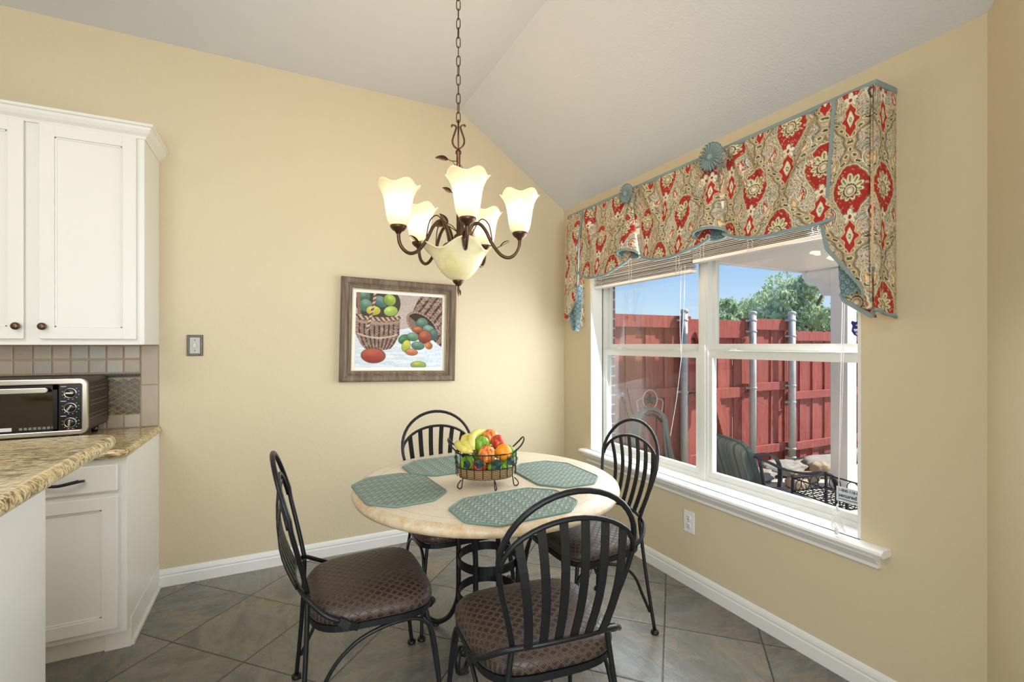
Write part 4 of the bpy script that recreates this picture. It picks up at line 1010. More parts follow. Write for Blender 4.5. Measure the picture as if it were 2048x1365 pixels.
fm.add(vs, fs); obj('frame', fm, M['frame'], t)
gl = MB()
for (x0, x1, z0, z1) in ((-.326, -.320, -.277, .277), (.320, .326, -.277, .277), (-.320, .320, .271, .277), (-.320, .320, -.277, -.271)): gl.obox(tp((x0 + x1) / 2, -.012, (z0 + z1) / 2), Rt @ Vector((1, 0, 0)), (0, 1, 0), Rt @ Vector((0, 0, 1)), (x1 - x0) / 2, .011, (z1 - z0) / 2)
obj('gilt_liner', gl, M['gold'], t)
obj('mat_board', MB().obox(tp(0, -.005, 0), Rt @ Vector((1, 0, 0)), (0, 1, 0), Rt @ Vector((0, 0, 1)), .325, .004, .276), M['artmat'], t)
aw, ah = 400, 345; art = painting(aw, ah)
X_, Z_ = np.meshgrid(np.linspace(-.297, .297, aw), np.linspace(.250, -.250, ah))
th = -ta; P = np.stack([pc_.x + X_ * math.cos(th) + Z_ * math.sin(th), np.full_like(X_, YB - .0105), pc_.z - X_ * math.sin(th) + Z_ * math.cos(th)], -1)
colour_grid('canvas', P, art, M['art'], t)

# ================================================================== CHANDELIER
CX, CY = .718, 1.988
Lw = Vector((.8965, -.443, 0)); Dw = Vector((.443, .8965, 0))
t = thing('chandelier', (CX, CY, 1.58), 'bronze leaf chandelier with five lit bell shades and a glass bowl over the table', 'chandelier')
def cpt(r, z, phi):   # phi measured from towards-camera direction, positive to the right
    return Vector((CX, CY, z)) - Dw * (r * math.cos(phi)) + Lw * (r * math.sin(phi))
st = MB().lathe([(0, 2.235), (.008, 2.232), (.013, 2.225), (.013, 2.215), (.009, 2.21), (.009, 1.86), (.018, 1.855), (.022, 1.84), (.020, 1.825), (.062, 1.815), (.070, 1.805), (.066, 1.795), (0, 1.795)], (CX, CY, 0), 24)
obj('stem', st, M['bronze'], t)
lp = MB()
for s_ in (-1, 1):
    lp.tube(smooth_path([cpt(s_ * .004, 2.235, PI / 2), cpt(s_ * .020, 2.25, PI / 2), cpt(s_ * .026, 2.275, PI / 2), cpt(s_ * .012, 2.32, PI / 2), cpt(s_ * .010, 2.335, PI / 2), cpt(s_ * .026, 2.342, PI / 2), cpt(s_ * .030, 2.334, PI / 2)], 5), .0042, 8)
lp.tube([cpt(0, 2.23, 0), cpt(0, 2.365, 0)], .004, 8); obj('hanging_loop', lp, M['bronze'], t)
z = 2.352; k = 0
while z < 3.06:
    ph = PI / 2 if k % 2 == 0 else .25; pts = []
    for i in range(20):
        a = 2 * PI * i / 20; pts.append(cpt(.0085 * math.copysign(abs(math.cos(a)) ** .7, math.cos(a)), z + .0235 + .0235 * math.copysign(abs(math.sin(a)) ** .8, math.sin(a)), ph + .25 * math.sin(k * 1.7)))
    obj('chain_link', MB().tube(pts, .0022, 6, closed=True), M['bronze'], t); z += .0415; k += 1
obj('canopy', MB().lathe([(0, 3.03), (.012, 3.032), (.02, 3.045), (.055, 3.055), (.065, 3.075), (.065, 3.084)], (CX, CY, 0), 28), M['bronze'], t)
PH = [math.radians(a) for a in (13.9, 85.9, 157.9, -130.1, -58.1)]
def leaf(mb, p, d, n, L, W, curl=.15):
    p, d, n = Vector(p), Vector(d).normalized(), Vector(n).normalized(); sd = d.cross(n).normalized(); vs = []; nn = 9
    for i in range(nn):
        f = i / (nn - 1); w_ = W * math.sin(PI * f ** .8) ** .9 * (1 - .25 * f); c = p + d * (L * f) + n * (curl * L * math.sin(f * 2.5))
        vs += [c + sd * w_ + n * .10 * w_, c - n * .14 * w_, c - sd * w_ + n * .10 * w_]
    for q in list(vs): vs.append(q - n * .0014)
    m_ = nn * 3; fs = []
    for i in range(nn - 1):
        for c_ in (0, 1): fs += [(i * 3 + c_, i * 3 + c_ + 1, i * 3 + c_ + 4, i * 3 + c_ + 3), (m_ + i * 3 + c_, m_ + i * 3 + c_ + 3, m_ + i * 3 + c_ + 4, m_ + i * 3 + c_ + 1)]
        fs += [(i * 3, i * 3 + 3, m_ + i * 3 + 3, m_ + i * 3), (i * 3 + 2, m_ + i * 3 + 2, m_ + i * 3 + 5, i * 3 + 5)]
    mb.add(vs, fs, True)
    mb.tube([p, p + d * L * .5 - n * .001, p + d * L], .0012, 5)
def shade_mod(zb_, r0):
    def f(r, z, a, i):
        k = max(0., (z - .115) / .06); kk = k * k
        return (r * (1 + .06 * kk * math.cos(5 * a + .6)), z + .010 * kk * math.cos(5 * a + .6))
    return f
SHP = [(.024, .0), (.034, .006), (.043, .022), (.049, .048), (.053, .078), (.057, .105), (.063, .130), (.072, .150), (.083, .165), (.088, .170), (.085, .172), (.070, .155), (.060, .132), (.054, .105), (.050, .078), (.046, .048), (.040, .024), (.031, .010), (.022, .004)]
for j, ph in enumerate(PH):
    arm = [(.030, 1.81), (.040, 1.85), (.062, 1.895), (.090, 1.905), (.120, 1.875), (.150, 1.815), (.185, 1.768), (.220, 1.752), (.250, 1.765), (.268, 1.795), (.272, 1.835)]
    a_ = obj('arm', MB().tube(smooth_path([cpt(r, z, ph) for r, z in arm], 5), .0075, 10), M['bronze'], t)
    vn = MB().tube(smooth_path([cpt(.050, 1.82, ph + .05), cpt(.065, 1.87, ph + .12), cpt(.10, 1.925, ph + .08), cpt(.135, 1.90, ph + .03), cpt(.150, 1.83, ph)], 5), .0028, 6)
    obj('vine', vn, M['bronze'], a_)
    pl = cpt(.165, 1.79, ph); dr = (cpt(1, 0, ph) - cpt(0, 0, ph)); sdv = dr.cross(Vector((0, 0, 1)))
    lf_ = MB(); sgn = 1 if j in (0, 1, 2) else -1
    lf_.tube([pl, pl + dr * .018 + Vector((0, 0, .012))], .0022, 6); leaf(lf_, pl + dr * .018 + Vector((0, 0, .010)), dr * .8 + Vector((0, 0, .45)), Vector((0, 0, 1)) - dr * .4, .050, .013)
    obj('leaf', lf_, M['bronze'], a_)
    cc = cpt(.272, 0, ph)
    obj('cup', MB().lathe([(.0, 1.828), (.010, 1.828), (.014, 1.836), (.024, 1.842), (.031, 1.850), (.034, 1.858), (.032, 1.864), (.028, 1.866), (.0, 1.866)], (cc.x, cc.y, 0), 24), M['bronze'], a_)
    sh = MB().lathe(SHP, (cc.x, cc.y, 1.856), 60, shade_mod(0, 0)); so = obj('shade', sh, M['shade'], a_)
    # mesh origin of the shade at its own base so that the glow follows the glass
    for v in so.data.vertices: v.co -= Vector((cc.x - CX, cc.y - CY, 1.856 - 1.58))
    so.location = Vector((cc.x - CX, cc.y - CY, 1.856 - 1.58))
    lamp('bulb_light', 'POINT', (cc.x, cc.y, 2.045), 1.35, (1.0, .71, .38), radius=.035)
def bmod(r, z, a, i):
    k = max(0., (r - .07) / .075) ** 1.5; return (r * (1 + .07 * k * math.cos(4 * a + .5)), z + .020 * k * math.cos(4 * a + .5))
BW = [(.012, 1.652), (.030, 1.656), (.052, 1.668), (.075, 1.690), (.095, 1.720), (.110, 1.748), (.125, 1.772), (.142, 1.790), (.152, 1.797), (.150, 1.800), (.138, 1.796), (.120, 1.776), (.105, 1.750), (.090, 1.722), (.072, 1.695), (.050, 1.673), (.028, 1.661), (.010, 1.657)]
obj('bowl', MB().lathe(BW, (CX, CY, 0), 72, bmod), M['bowl'], t)
fn = MB().lathe([(0, 1.628), (.010, 1.630), (.014, 1.636), (.022, 1.644), (.026, 1.652), (.024, 1.658), (0, 1.659)], (CX, CY, 0), 24); leaf(fn, (CX, CY, 1.632), (.05, .05, -1), -Dw, .048, .006); leaf(fn, (CX + .003, CY, 1.618), (.2, -.05, -1), -Dw + Lw, .03, .005); fn.lathe([(.004, 1.625), (.004, 1.80)], (CX, CY, 0), 8)
obj('finial', fn, M['bronze'], t)
vv = MB().tube(smooth_path([cpt(.012, 2.02, .6), cpt(.022, 2.10, 1.6), cpt(.018, 2.15, 1.4), cpt(.012, 2.175, -.4), cpt(.030, 2.182, -1.5), cpt(.045, 2.190, -1.5)], 5), .0024, 6); obj('vine', vv, M['bronze'], t)
for (p, d, L, W) in ((cpt(.044, 2.189, -PI / 2), -Lw + Vector((0, 0, .12)), .058, .014), (cpt(.030, 2.045, -PI / 2), -Lw + Vector((0, 0, .45)), .045, .012), (cpt(.045, 1.905, -PI / 2), -Lw * .7 + Vector((0, 0, .8)), .058, .014), (cpt(.070, 1.905, -1.9), -Lw + Vector((0, 0, -.1)), .050, .013), (cpt(.05, 1.92, .9), Lw + Vector((0, 0, .2)), .05, .012)):
    lv = MB(); lv.tube([Vector((CX, CY, p.z - .04)), p.lerp(Vector((CX, CY, p.z - .02)), .4), p], .002, 6); leaf(lv, p, d, -Dw + Vector((0, 0, .3)), L, W); obj('leaf', lv, M['bronze'], t)

# ================================================================== KITCHEN
def shaker(mb, x0, x1, z0, z1, y, fr_=.055, t_=.019):
    """framed door facing -Y at front plane y"""
    mb.box(x0, x0 + fr_, y, y + t_, z0, z1, .003).box(x1 - fr_, x1, y, y + t_, z0, z1, .003).box(x0 + fr_ - .002, x1 - fr_ + .002, y, y + t_, z0, z0 + fr_, .003).box(x0 + fr_ - .002, x1 - fr_ + .002, y, y + t_, z1 - fr_, z1, .003)
    mb.box(x0 + fr_ - .004, x1 - fr_ + .004, y + .009, y + t_ - .002, z0 + fr_ - .004, z1 - fr_ + .004)
    for (a, b, c_, d_) in ((x0 + fr_, x0 + fr_ + .008, z0 + fr_, z1 - fr_), (x1 - fr_ - .008, x1 - fr_, z0 + fr_, z1 - fr_), (x0 + fr_, x1 - fr_, z0 + fr_, z0 + fr_ + .008), (x0 + fr_, x1 - fr_, z1 - fr_ - .008, z1 - fr_)): mb.box(a, b, y + .005, y + .010, c_, d_, .002)
def knob(parent, x, y, z):
    obj('knob', MB().lathe([(.006, 0), (.005, .008), (.006, .012), (.014, .016), (.017, .020), (.015, .026), (.009, .029), (0, .030)], (x, y, z), 20, axis=(0, -1, 0)), M['bronze'], parent)
XS = -.600
t = thing('wall_cabinet', (-1.2, YB, 1.37), 'white wall cabinet with two framed doors and crown moulding over the toaster oven', 'cabinet')
c = MB(); c.box(-2.4, XS, 2.975, YB, 1.37, 2.44).box(-2.4, XS - .018, 2.958, 2.975, 1.37, 2.43)
c.box(XS - .02, XS + .002, 2.957, YB, 1.37, 2.44, .002)
obj('body', c, M['cab'], t, fix=False)
for x0, x1, kx in ((-.990, -.628, -.972), (-1.405, -1.042, -1.062)):
    dd = MB(); shaker(dd, x0, x1, 1.397, 2.400, 2.939); d_ = obj('door', dd, M['cab'], t, fix=False); knob(d_, kx, 2.939, 1.455)
d_ = obj('door', (lambda m: (shaker(m, -1.84, -1.455, 1.397, 2.400, 2.939), m)[1])(MB()), M['cab'], t, fix=False)
CRN = [(0, 2.40), (.006, 2.40), (.010, 2.412), (.022, 2.425), (.030, 2.440), (.034, 2.452), (.042, 2.456), (.042, 2.468), (0, 2.468)]
obj('crown_moulding', MB().sweep([(o_, z_) for o_, z_ in CRN], [(-2.4, 2.957), (XS + .002, 2.957), (XS + .002, YB)]), M['cab'], t)
t = thing('base_cabinet', (-1.1, YB, 0), 'white base cabinet with one drawer over a framed door', 'cabinet')
c = MB(); c.box(-2.4, XS, 2.668, YB, .10, .872).box(-2.4, XS - .018, 2.650, 2.668, .10, .872); c.box(XS - .02, XS + .002, 2.649, YB, .10, .872, .002); c.box(-2.4, XS - .03, 2.715, YB, 0, .10).box(XS - .05, XS + .004, 2.705, YB, 0, .13, .002)
obj('body', c, M['cab'], t, fix=False)
dr = MB(); dr.box(-1.06, -.628, 2.631, 2.650, .730, .848, .006); d_ = obj('drawer', dr, M['cab'], t)
obj('handle', MB().tube(smooth_path([(-.905, 2.631, .787), (-.900, 2.612, .790), (-.87, 2.602, .787), (-.82, 2.600, .781), (-.775, 2.602, .787), (-.748, 2.612, .790), (-.742, 2.631, .787)], 5), .0055, 8).tube(smooth_path([(-.898, 2.61, .796), (-.85, 2.598, .790), (-.82, 2.597, .786), (-.79, 2.599, .790), (-.752, 2.61, .796)], 5), .003, 6), M['iron'], d_)
dd = MB(); shaker(dd, -1.06, -.628, .128, .708, 2.631); obj('door', dd, M['cab'], t, fix=False)
obj('toe_kick_trim', MB().box(XS - .09, XS + .006, 2.700, 2.712, 0, .10, .003).prism([(2.712, 0), (YB, 0), (YB, .014), (2.712, .014)], 0, XS + .004, XS + .014), M['cab'], t)
def slab(mb, poly, z0, z1, r=.018, n=5):
    """stone slab with bullnosed edge"""
    P_ = [Vector(p) for p in poly]; m = len(P_); rings = []
    for i in range(n * 2 + 1):
        a = -PI / 2 + PI * i / (2 * n); h = (z1 - z0) / 2; ins = h * .9 * (1 - math.cos(a)); z_ = (z0 + z1) / 2 + h * math.sin(a); rg = []
        for k in range(m):
            p = P_[k]; d0 = (p - P_[k - 1]).normalized(); d1 = (P_[(k + 1) % m] - p).normalized(); n0 = Vector((-d0.y, d0.x)); n1 = Vector((-d1.y, d1.x)); mm = (n0 + n1).normalized(); mm = mm / max(.3, mm.dot(n0))
            rg.append((p.x + mm.x * ins, p.y + mm.y * ins, z_))
        rings.append(rg)
    vs = [q for rg in rings for q in rg]; fs = [(i * m + k, i * m + (k + 1) % m, (i + 1) * m + (k + 1) % m, (i + 1) * m + k) for i in range(len(rings) - 1) for k in range(m)]
    fs += [tuple(reversed(range(m))), tuple((len(rings) - 1) * m + k for k in range(m))]
    mb.add(vs, fs, False)
def roundc(c, r, a0, a1, n=6): return [(c[0] + r * math.cos(a0 + (a1 - a0) * i / n), c[1] + r * math.sin(a0 + (a1 - a0) * i / n)) for i in range(n + 1)]
mb = MB(); slab(mb, [(-2.4, 2.615)] + roundc((-.635, 2.665), .05, -PI / 2, 0) + [(-.585, YB), (-2.4, YB)], .872, .912)
o = obj('countertop', mb, M['granite'], None, 'granite countertop along the back wall under the toaster oven', 'countertop', bevel=.002)
mb = MB(); slab(mb, [(-1.35, .2), (-.478, .2)] + roundc((-.555, 1.978), .077, 0, PI / 2, 8) + [(-1.35, 2.055)], 1.028, 1.070)
obj('bar_countertop', mb, M['granite'], None, 'raised granite bar top in the left foreground', 'countertop', bevel=.002)
struct('wall_peninsula', MB().box(-1.20, -.60, .25, 1.83, 0, 1.028, .004), M['white'])

# backsplash
t = thing('tile_backsplash', (-1.2, YB, .912), 'tumbled stone tile backsplash with diamond mosaic band behind the toaster oven', 'backsplash')
obj('grout_bed', MB().box(-2.4, -.598, YB - .006, YB, .912, 1.37), M['grout'], t)
sm = MB(); R = random.Random(4)
x = -.682
while x > -2.3:
    for z0 in (1.292, 1.215): sm.box(x - .071, x - .003, YB - .0105, YB - .005, z0 + .003 + R.uniform(0, .001), z0 + .072, .004)
    x -= .074
x = -.682; sm2 = MB()
while x > -2.3:
    sm2.box(x - .071, x - .003, YB - .0105, YB - .005, .915, .983, .004); x -= .074
obj('lower_tiles', sm2, M['tile'], t, fix=False); obj('upper_tiles', sm, M['tile'], t, fix=False)
bt = MB(); bt.box(-.678, -.602, YB - .0105, YB - .005, 1.148, 1.366, .002).box(-.678, -.602, YB - .0105, YB - .005, .915, 1.144, .002); obj('border_tiles', bt, M['bigtile'], t, fix=False)
rp = MB(); rp.box(-2.4, -.682, YB - .010, YB - .005, 1.190, 1.212)
for k in range(110): rp.obox((-.690 - k * .0155, YB - .013, 1.201), (1, 0, .55), (0, 1, 0), (-.55, 0, 1), .0075, .004, .0035, .002)
obj('rope_trim', rp, M['rope'], t, fix=False)
mo = MB(); dxm, dzm = .050, .034
for i in range(-1, 40):
    for j in range(0, 14):
        cx_ = -.682 - i * dxm + (dxm / 2 if 0 else 0) - (j % 2) * dxm / 2; cz_ = .988 + j * dzm / 2
        if cz_ > 1.184 or cx_ < -2.35: continue
        pl = []
        for (a, b) in ((.425 * dxm, 0), (0, .425 * dzm), (-.425 * dxm, 0), (0, -.425 * dzm)): pl.append((min(cx_ + a, -.684), min(max(cz_ + b, .988), 1.186)))
        if abs(pl[0][0] - pl[2][0]) < .008: continue
        mo.prism(pl, 1, YB - .0095, YB - .005)
obj('diamond_mosaic', mo, M['mosaic'], t, fix=False)

# toaster oven
ox, oy, oz = -.812, 2.935, .945; ow, oh, od = .50, .265, .325
t = thing('toaster_oven', (ox - ow / 2, oy + od / 2, .912), 'black and silver toaster oven with three dials on the granite counter', 'toaster oven')
b_ = MB(); b_.box(ox - ow, ox, oy + .30, oy + od, oz, oz + oh, .02); 
# hollow cavity: shell of walls
b_ = MB()
def rr_(x0, x1, z0, z1, r, n=5): return roundc((x1 - r, z0 + r), r, -PI / 2, 0, n) + roundc((x1 - r, z1 - r), r, 0, PI / 2, n) + roundc((x0 + r, z1 - r), r, PI / 2, PI, n) + roundc((x0 + r, z0 + r), r, PI, 1.5 * PI, n)
def ring_prism(mb, outer, inner, y0, y1):
    n = len(outer); vs = [(p[0], y0, p[1]) for p in outer] + [(p[0], y0, p[1]) for p in inner] + [(p[0], y1, p[1]) for p in outer] + [(p[0], y1, p[1]) for p in inner]
    fs = []
    for i in range(n):
        j = (i + 1) % n; fs += [(i, j, n + j, n + i), (2 * n + j, 2 * n + i, 3 * n + i, 3 * n + j), (j, i, 2 * n + i, 2 * n + j), (n + i, n + j, 3 * n + j, 3 * n + i)]
    mb.add(vs, fs)
O_ = rr_(ox - ow + .004, ox - .004, oz + .003, oz + oh - .003, .028); I_ = rr_(ox - ow + .015, ox - .085, oz + .015, oz + oh - .015, .01)
ring_prism(b_, O_, I_, oy + .016, oy + od - .01); b_.prism(O_, 1, oy + od - .01, oy + od)
obj('housing', b_, M['ovenside'], t)
bz = MB(); ring_prism(bz, rr_(ox - ow, ox, oz, oz + oh, .030), rr_(ox - ow + .022, ox - .022, oz + .022, oz + oh - .026, .008), oy - .004, oy + .018); obj('front_bezel', bz, M['steel'], t, bevel=.004)
obj('control_panel', MB().box(ox - .108, ox - .021, oy + .001, oy + .012, oz + .021, oz + oh - .025, .004), M['black'], t)
dr_ = MB(); x0, x1, z0, z1 = ox - ow + .022, ox - .110, oz + .023, oz + oh - .028
dr_.box(x0, x0 + .02, oy - .002, oy + .010, z0, z1).box(x1 - .016, x1, oy - .002, oy + .010, z0, z1).box(x0, x1, oy - .002, oy + .010, z1 - .022, z1).box(x0, x1, oy - .002, oy + .010, z0, z0 + .006)
do = obj('door', dr_, M['black'], t, fix=False)
obj('door_glass', MB().box(x0 + .02, x1 - .016, oy + .002, oy + .006, z0 + .006, z1 - .022), M['ovenglass'], do)
obj('door_handle', MB().prism(rr_(x0 + .03, x1 - .025, z1 - .034, z1 - .010, .0115), 1, oy - .030, oy - .018).box(x0 + .06, x0 + .075, oy - .018, oy, z1 - .028, z1 - .016).box(x1 - .075, x1 - .06, oy - .018, oy, z1 - .028, z1 - .016), M['steel'], do, bevel=.003)
obj('warning_label', MB().box(x0 + .13, x0 + .21, oy + .0005, oy + .0022, z0 + .008, z0 + .024), M['white_mark'], do)
lb = MB()
for k in range(8): lb.box(x0 + .235 + k * .016, x0 + .246 + k * .016, oy + .0005, oy + .0022, z0 + .010, z0 + .021)
obj('printed_symbols', lb, simple('grey_print', '7d7b76', .5), do)
rk_ = MB()
for k in range(9): rk_.tube([(x0 + .01, oy + .04 + k * .03, oz + .115), (x1 - .01, oy + .04 + k * .03, oz + .115)], .0018, 5)
rk_.tube([(x0 + .01, oy + .03, oz + .118), (x1 - .05, oy + .03, oz + .118), (x1 - .03, oy + .05, oz + .118)], .0025, 6); obj('wire_rack', rk_, M['steelw'], t)
obj('crumb_tray', MB().box(x0, x1, oy + .02, oy + .30, oz + .022, oz + .028), M['steel'], t)
for i, (zk, rot_) in enumerate(((.197, 90), (.128, 35), (.058, 5))):
    cx_, cz_ = ox - .063, oz + zk
    kb = MB().lathe([(.0235, 0), (.0235, .006), (.0215, .008), (.0205, .006), (0, .006)], (cx_, oy + .001, cz_), 28, axis=(0, -1, 0)); ko = obj('dial', kb, M['steelw'], t)
    obj('dial_face', MB().lathe([(.0205, .004), (.0195, .009), (.014, .012), (0, .012)], (cx_, oy + .001, cz_), 24, axis=(0, -1, 0)), M['black'], ko)
    a = math.radians(rot_); obj('dial_grip', MB().obox((cx_, oy - .015, cz_), (math.sin(a), 0, math.cos(a)), (0, 1, 0), (math.cos(a), 0, -math.sin(a)), .015, .006, .0042, .003), M['steel'], ko)
    tk = MB()
    for q in range(9):
        aq = math.radians(-210 + q * 30 + 15); tk.box(cx_ + .030 * math.cos(aq) - .0022, cx_ + .030 * math.cos(aq) + .0022, oy + .0002, oy + .0012, cz_ + .030 * math.sin(aq) - .0009, cz_ + .030 * math.sin(aq) + .0009)
    tk.box(cx_ - .036, cx_ - .016, oy + .0002, oy + .0012, cz_ + .030, cz_ + .0325); obj('dial_print', tk, M['white_mark'], t)
obj('brand_mark', MB().box(ox - .078, ox - .048, oy + .0002, oy + .0012, oz + .025, oz + .028), M['red_mark'], t)
vt = MB()
for (z_, n_) in ((.215, 8), (.195, 8), (.150, 8), (.130, 8), (.085, 8), (.065, 8)):
    for k in range(n_): vt.box(ox - .0045, ox - .0030, oy + .045 + k * .032, oy + .063 + k * .032, oz + z_, oz + z_ + .0035)
obj('side_vents', vt, simple('vent_glint', '8d8478', .4, .5), t, fix=False)
for (a, b) in ((ox - .05, oy + .04), (ox - .05, oy + .28), (ox - ow + .05, oy + .04), (ox - ow + .05, oy + .28)):
    obj('foot', MB().lathe([(.012, .0), (.014, .01), (.018, .035), (0, .035)], (a, b, .912), 14), M['black'], t)

# ================================================================== TABLE
TX, TY, TZ = .89, 2.06, .740
t = thing('dining_table', (TX, TY, 0), 'round dining table with stone-look top on a black iron base', 'table')
tp_ = [(0, TZ - .050), (.55, TZ - .050), (.585, TZ - .048), (.602, TZ - .040), (.610, TZ - .026), (.606, TZ - .012), (.592, TZ - .003), (.575, TZ), (.50, TZ), (0, TZ)]
obj('tabletop', MB().lathe(tp_, (TX, TY, 0), 128), M['table'], t)
mb = MB().lathe([(.24, .672), (.27, .672), (.27, .69), (.24, .69), (.24, .672)], (TX, TY, 0), 40); mb.box(TX - .27, TX + .27, TY - .02, TY + .02, .680, .690).box(TX - .02, TX + .02, TY - .27, TY + .27, .680, .690); obj('top_support', mb, M['iron'], t)
for zc in (.365, .205):
    n = 48; vs = []
    for r, z_ in ((.135, -.019), (.141, -.019), (.141, .019), (.135, .019)):
        for k in range(n): vs.append((TX + r * math.cos(2 * PI * k / n), TY + r * math.sin(2 * PI * k / n), zc + z_))
    fs = [(i * n + k, i * n + (k + 1) % n, ((i + 1) % 4) * n + (k + 1) % n, ((i + 1) % 4) * n + k) for i in range(4) for k in range(n)]
    obj('ring_band', MB().add(vs, fs, False), M['iron'], t)
for k in range(4):
    a = math.radians(46 + 90 * k); cr_, sr_ = math.cos(a), math.sin(a)
    pts = [(.255, .675), (.215, .61), (.172, .52), (.152, .43), (.150, .34), (.150, .20), (.160, .13), (.195, .06), (.245, .022), (.295, .020), (.335, .050), (.343, .095), (.318, .125), (.292, .112)]
    l_ = obj('leg', MB().tube(smooth_path([(TX + r * cr_, TY + r * sr_, z_) for r, z_ in pts], 6), .012, 10), M['iron'], t)
    q = MB().lathe([(.019, -.018), (.019, .018)], (TX + .300 * cr_, TY + .300 * sr_, .108), 18, axis=(-sr_, cr_, 0)); obj('scroll_end', q, M['iron'], l_)
    obj('foot', MB().lathe([(.016, 0), (.018, .004), (.012, .012), (.008, .014)], (TX + .27 * cr_, TY + .27 * sr_, 0), 14), M['iron'], l_)

# ================================================================== PLACEMATS
def mat_(pts, label, rz):
    cx_ = sum(p[0] for p in pts) / len(pts); cy_ = sum(p[1] for p in pts) / len(pts)
    mb = MB(); n = len(pts)
    P_ = [Vector((p[0] - cx_, p[1] - cy_, 0)) for p in pts]; R_ = Matrix.Rotation(-rz, 3, 'Z'); P_ = [R_ @ p for p in P_]
    mb.prism([(p.x, p.y) for p in P_], 2, .0008, .005)
    o = obj('placemat', mb, M['mat'], None, label, 'placemat', 'woven green placemats', local=True, bevel=.0015); o.location = (cx_, cy_, TZ); o.rotation_euler = (0, 0, rz); WL[o.name] = Vector((cx_, cy_, TZ))
    e = MB().tube([(p.x, p.y, .004) for p in sum([[P_[i].lerp(P_[(i + 1) % n], .06), P_[i].lerp(P_[(i + 1) % n], .94)] for i in range(n)], [])], .0042, 6, closed=True)
    q = obj('border', e, simple('mat_border_green', '6f8b80', .8, bump=(300, .4, .001)), o, local=True)
def octo(cx_, cy_, a, b, c_, d_): return [(cx_ - a, cy_ - b + d_), (cx_ - a + c_, cy_ - b), (cx_ + a - c_, cy_ - b), (cx_ + a, cy_ - b + d_), (cx_ + a, cy_ + b - d_), (cx_ + a - c_, cy_ + b), (cx_ - a + c_, cy_ + b), (cx_ - a, cy_ + b - d_)]
def rotp(pts, ang_):
    cx_ = sum(p[0] for p in pts) / 8; cy_ = sum(p[1] for p in pts) / 8; c_, s_ = math.cos(ang_), math.sin(ang_)
    return [(cx_ + c_ * (p[0] - cx_) - s_ * (p[1] - cy_), cy_ + s_ * (p[0] - cx_) + c_ * (p[1] - cy_)) for p in pts]
mat_(rotp(octo(.472, 2.075, .168, .230, .09, .09), math.radians(4)), 'green woven placemat at the left side of the table', math.radians(94))
mat_(rotp(octo(.815, 2.368, .235, .165, .09, .09), math.radians(3)), 'green woven placemat behind the fruit basket, by the back chair', math.radians(3))
mat_(rotp(octo(1.210, 1.985, .160, .225, .085, .09), math.radians(-1)), 'green woven placemat at the window side of the table', math.radians(89))
mat_(rotp(octo(.832, 1.660, .243, .163, .095, .085), math.radians(2)), 'green woven placemat nearest the camera, before the front chair', math.radians(2))

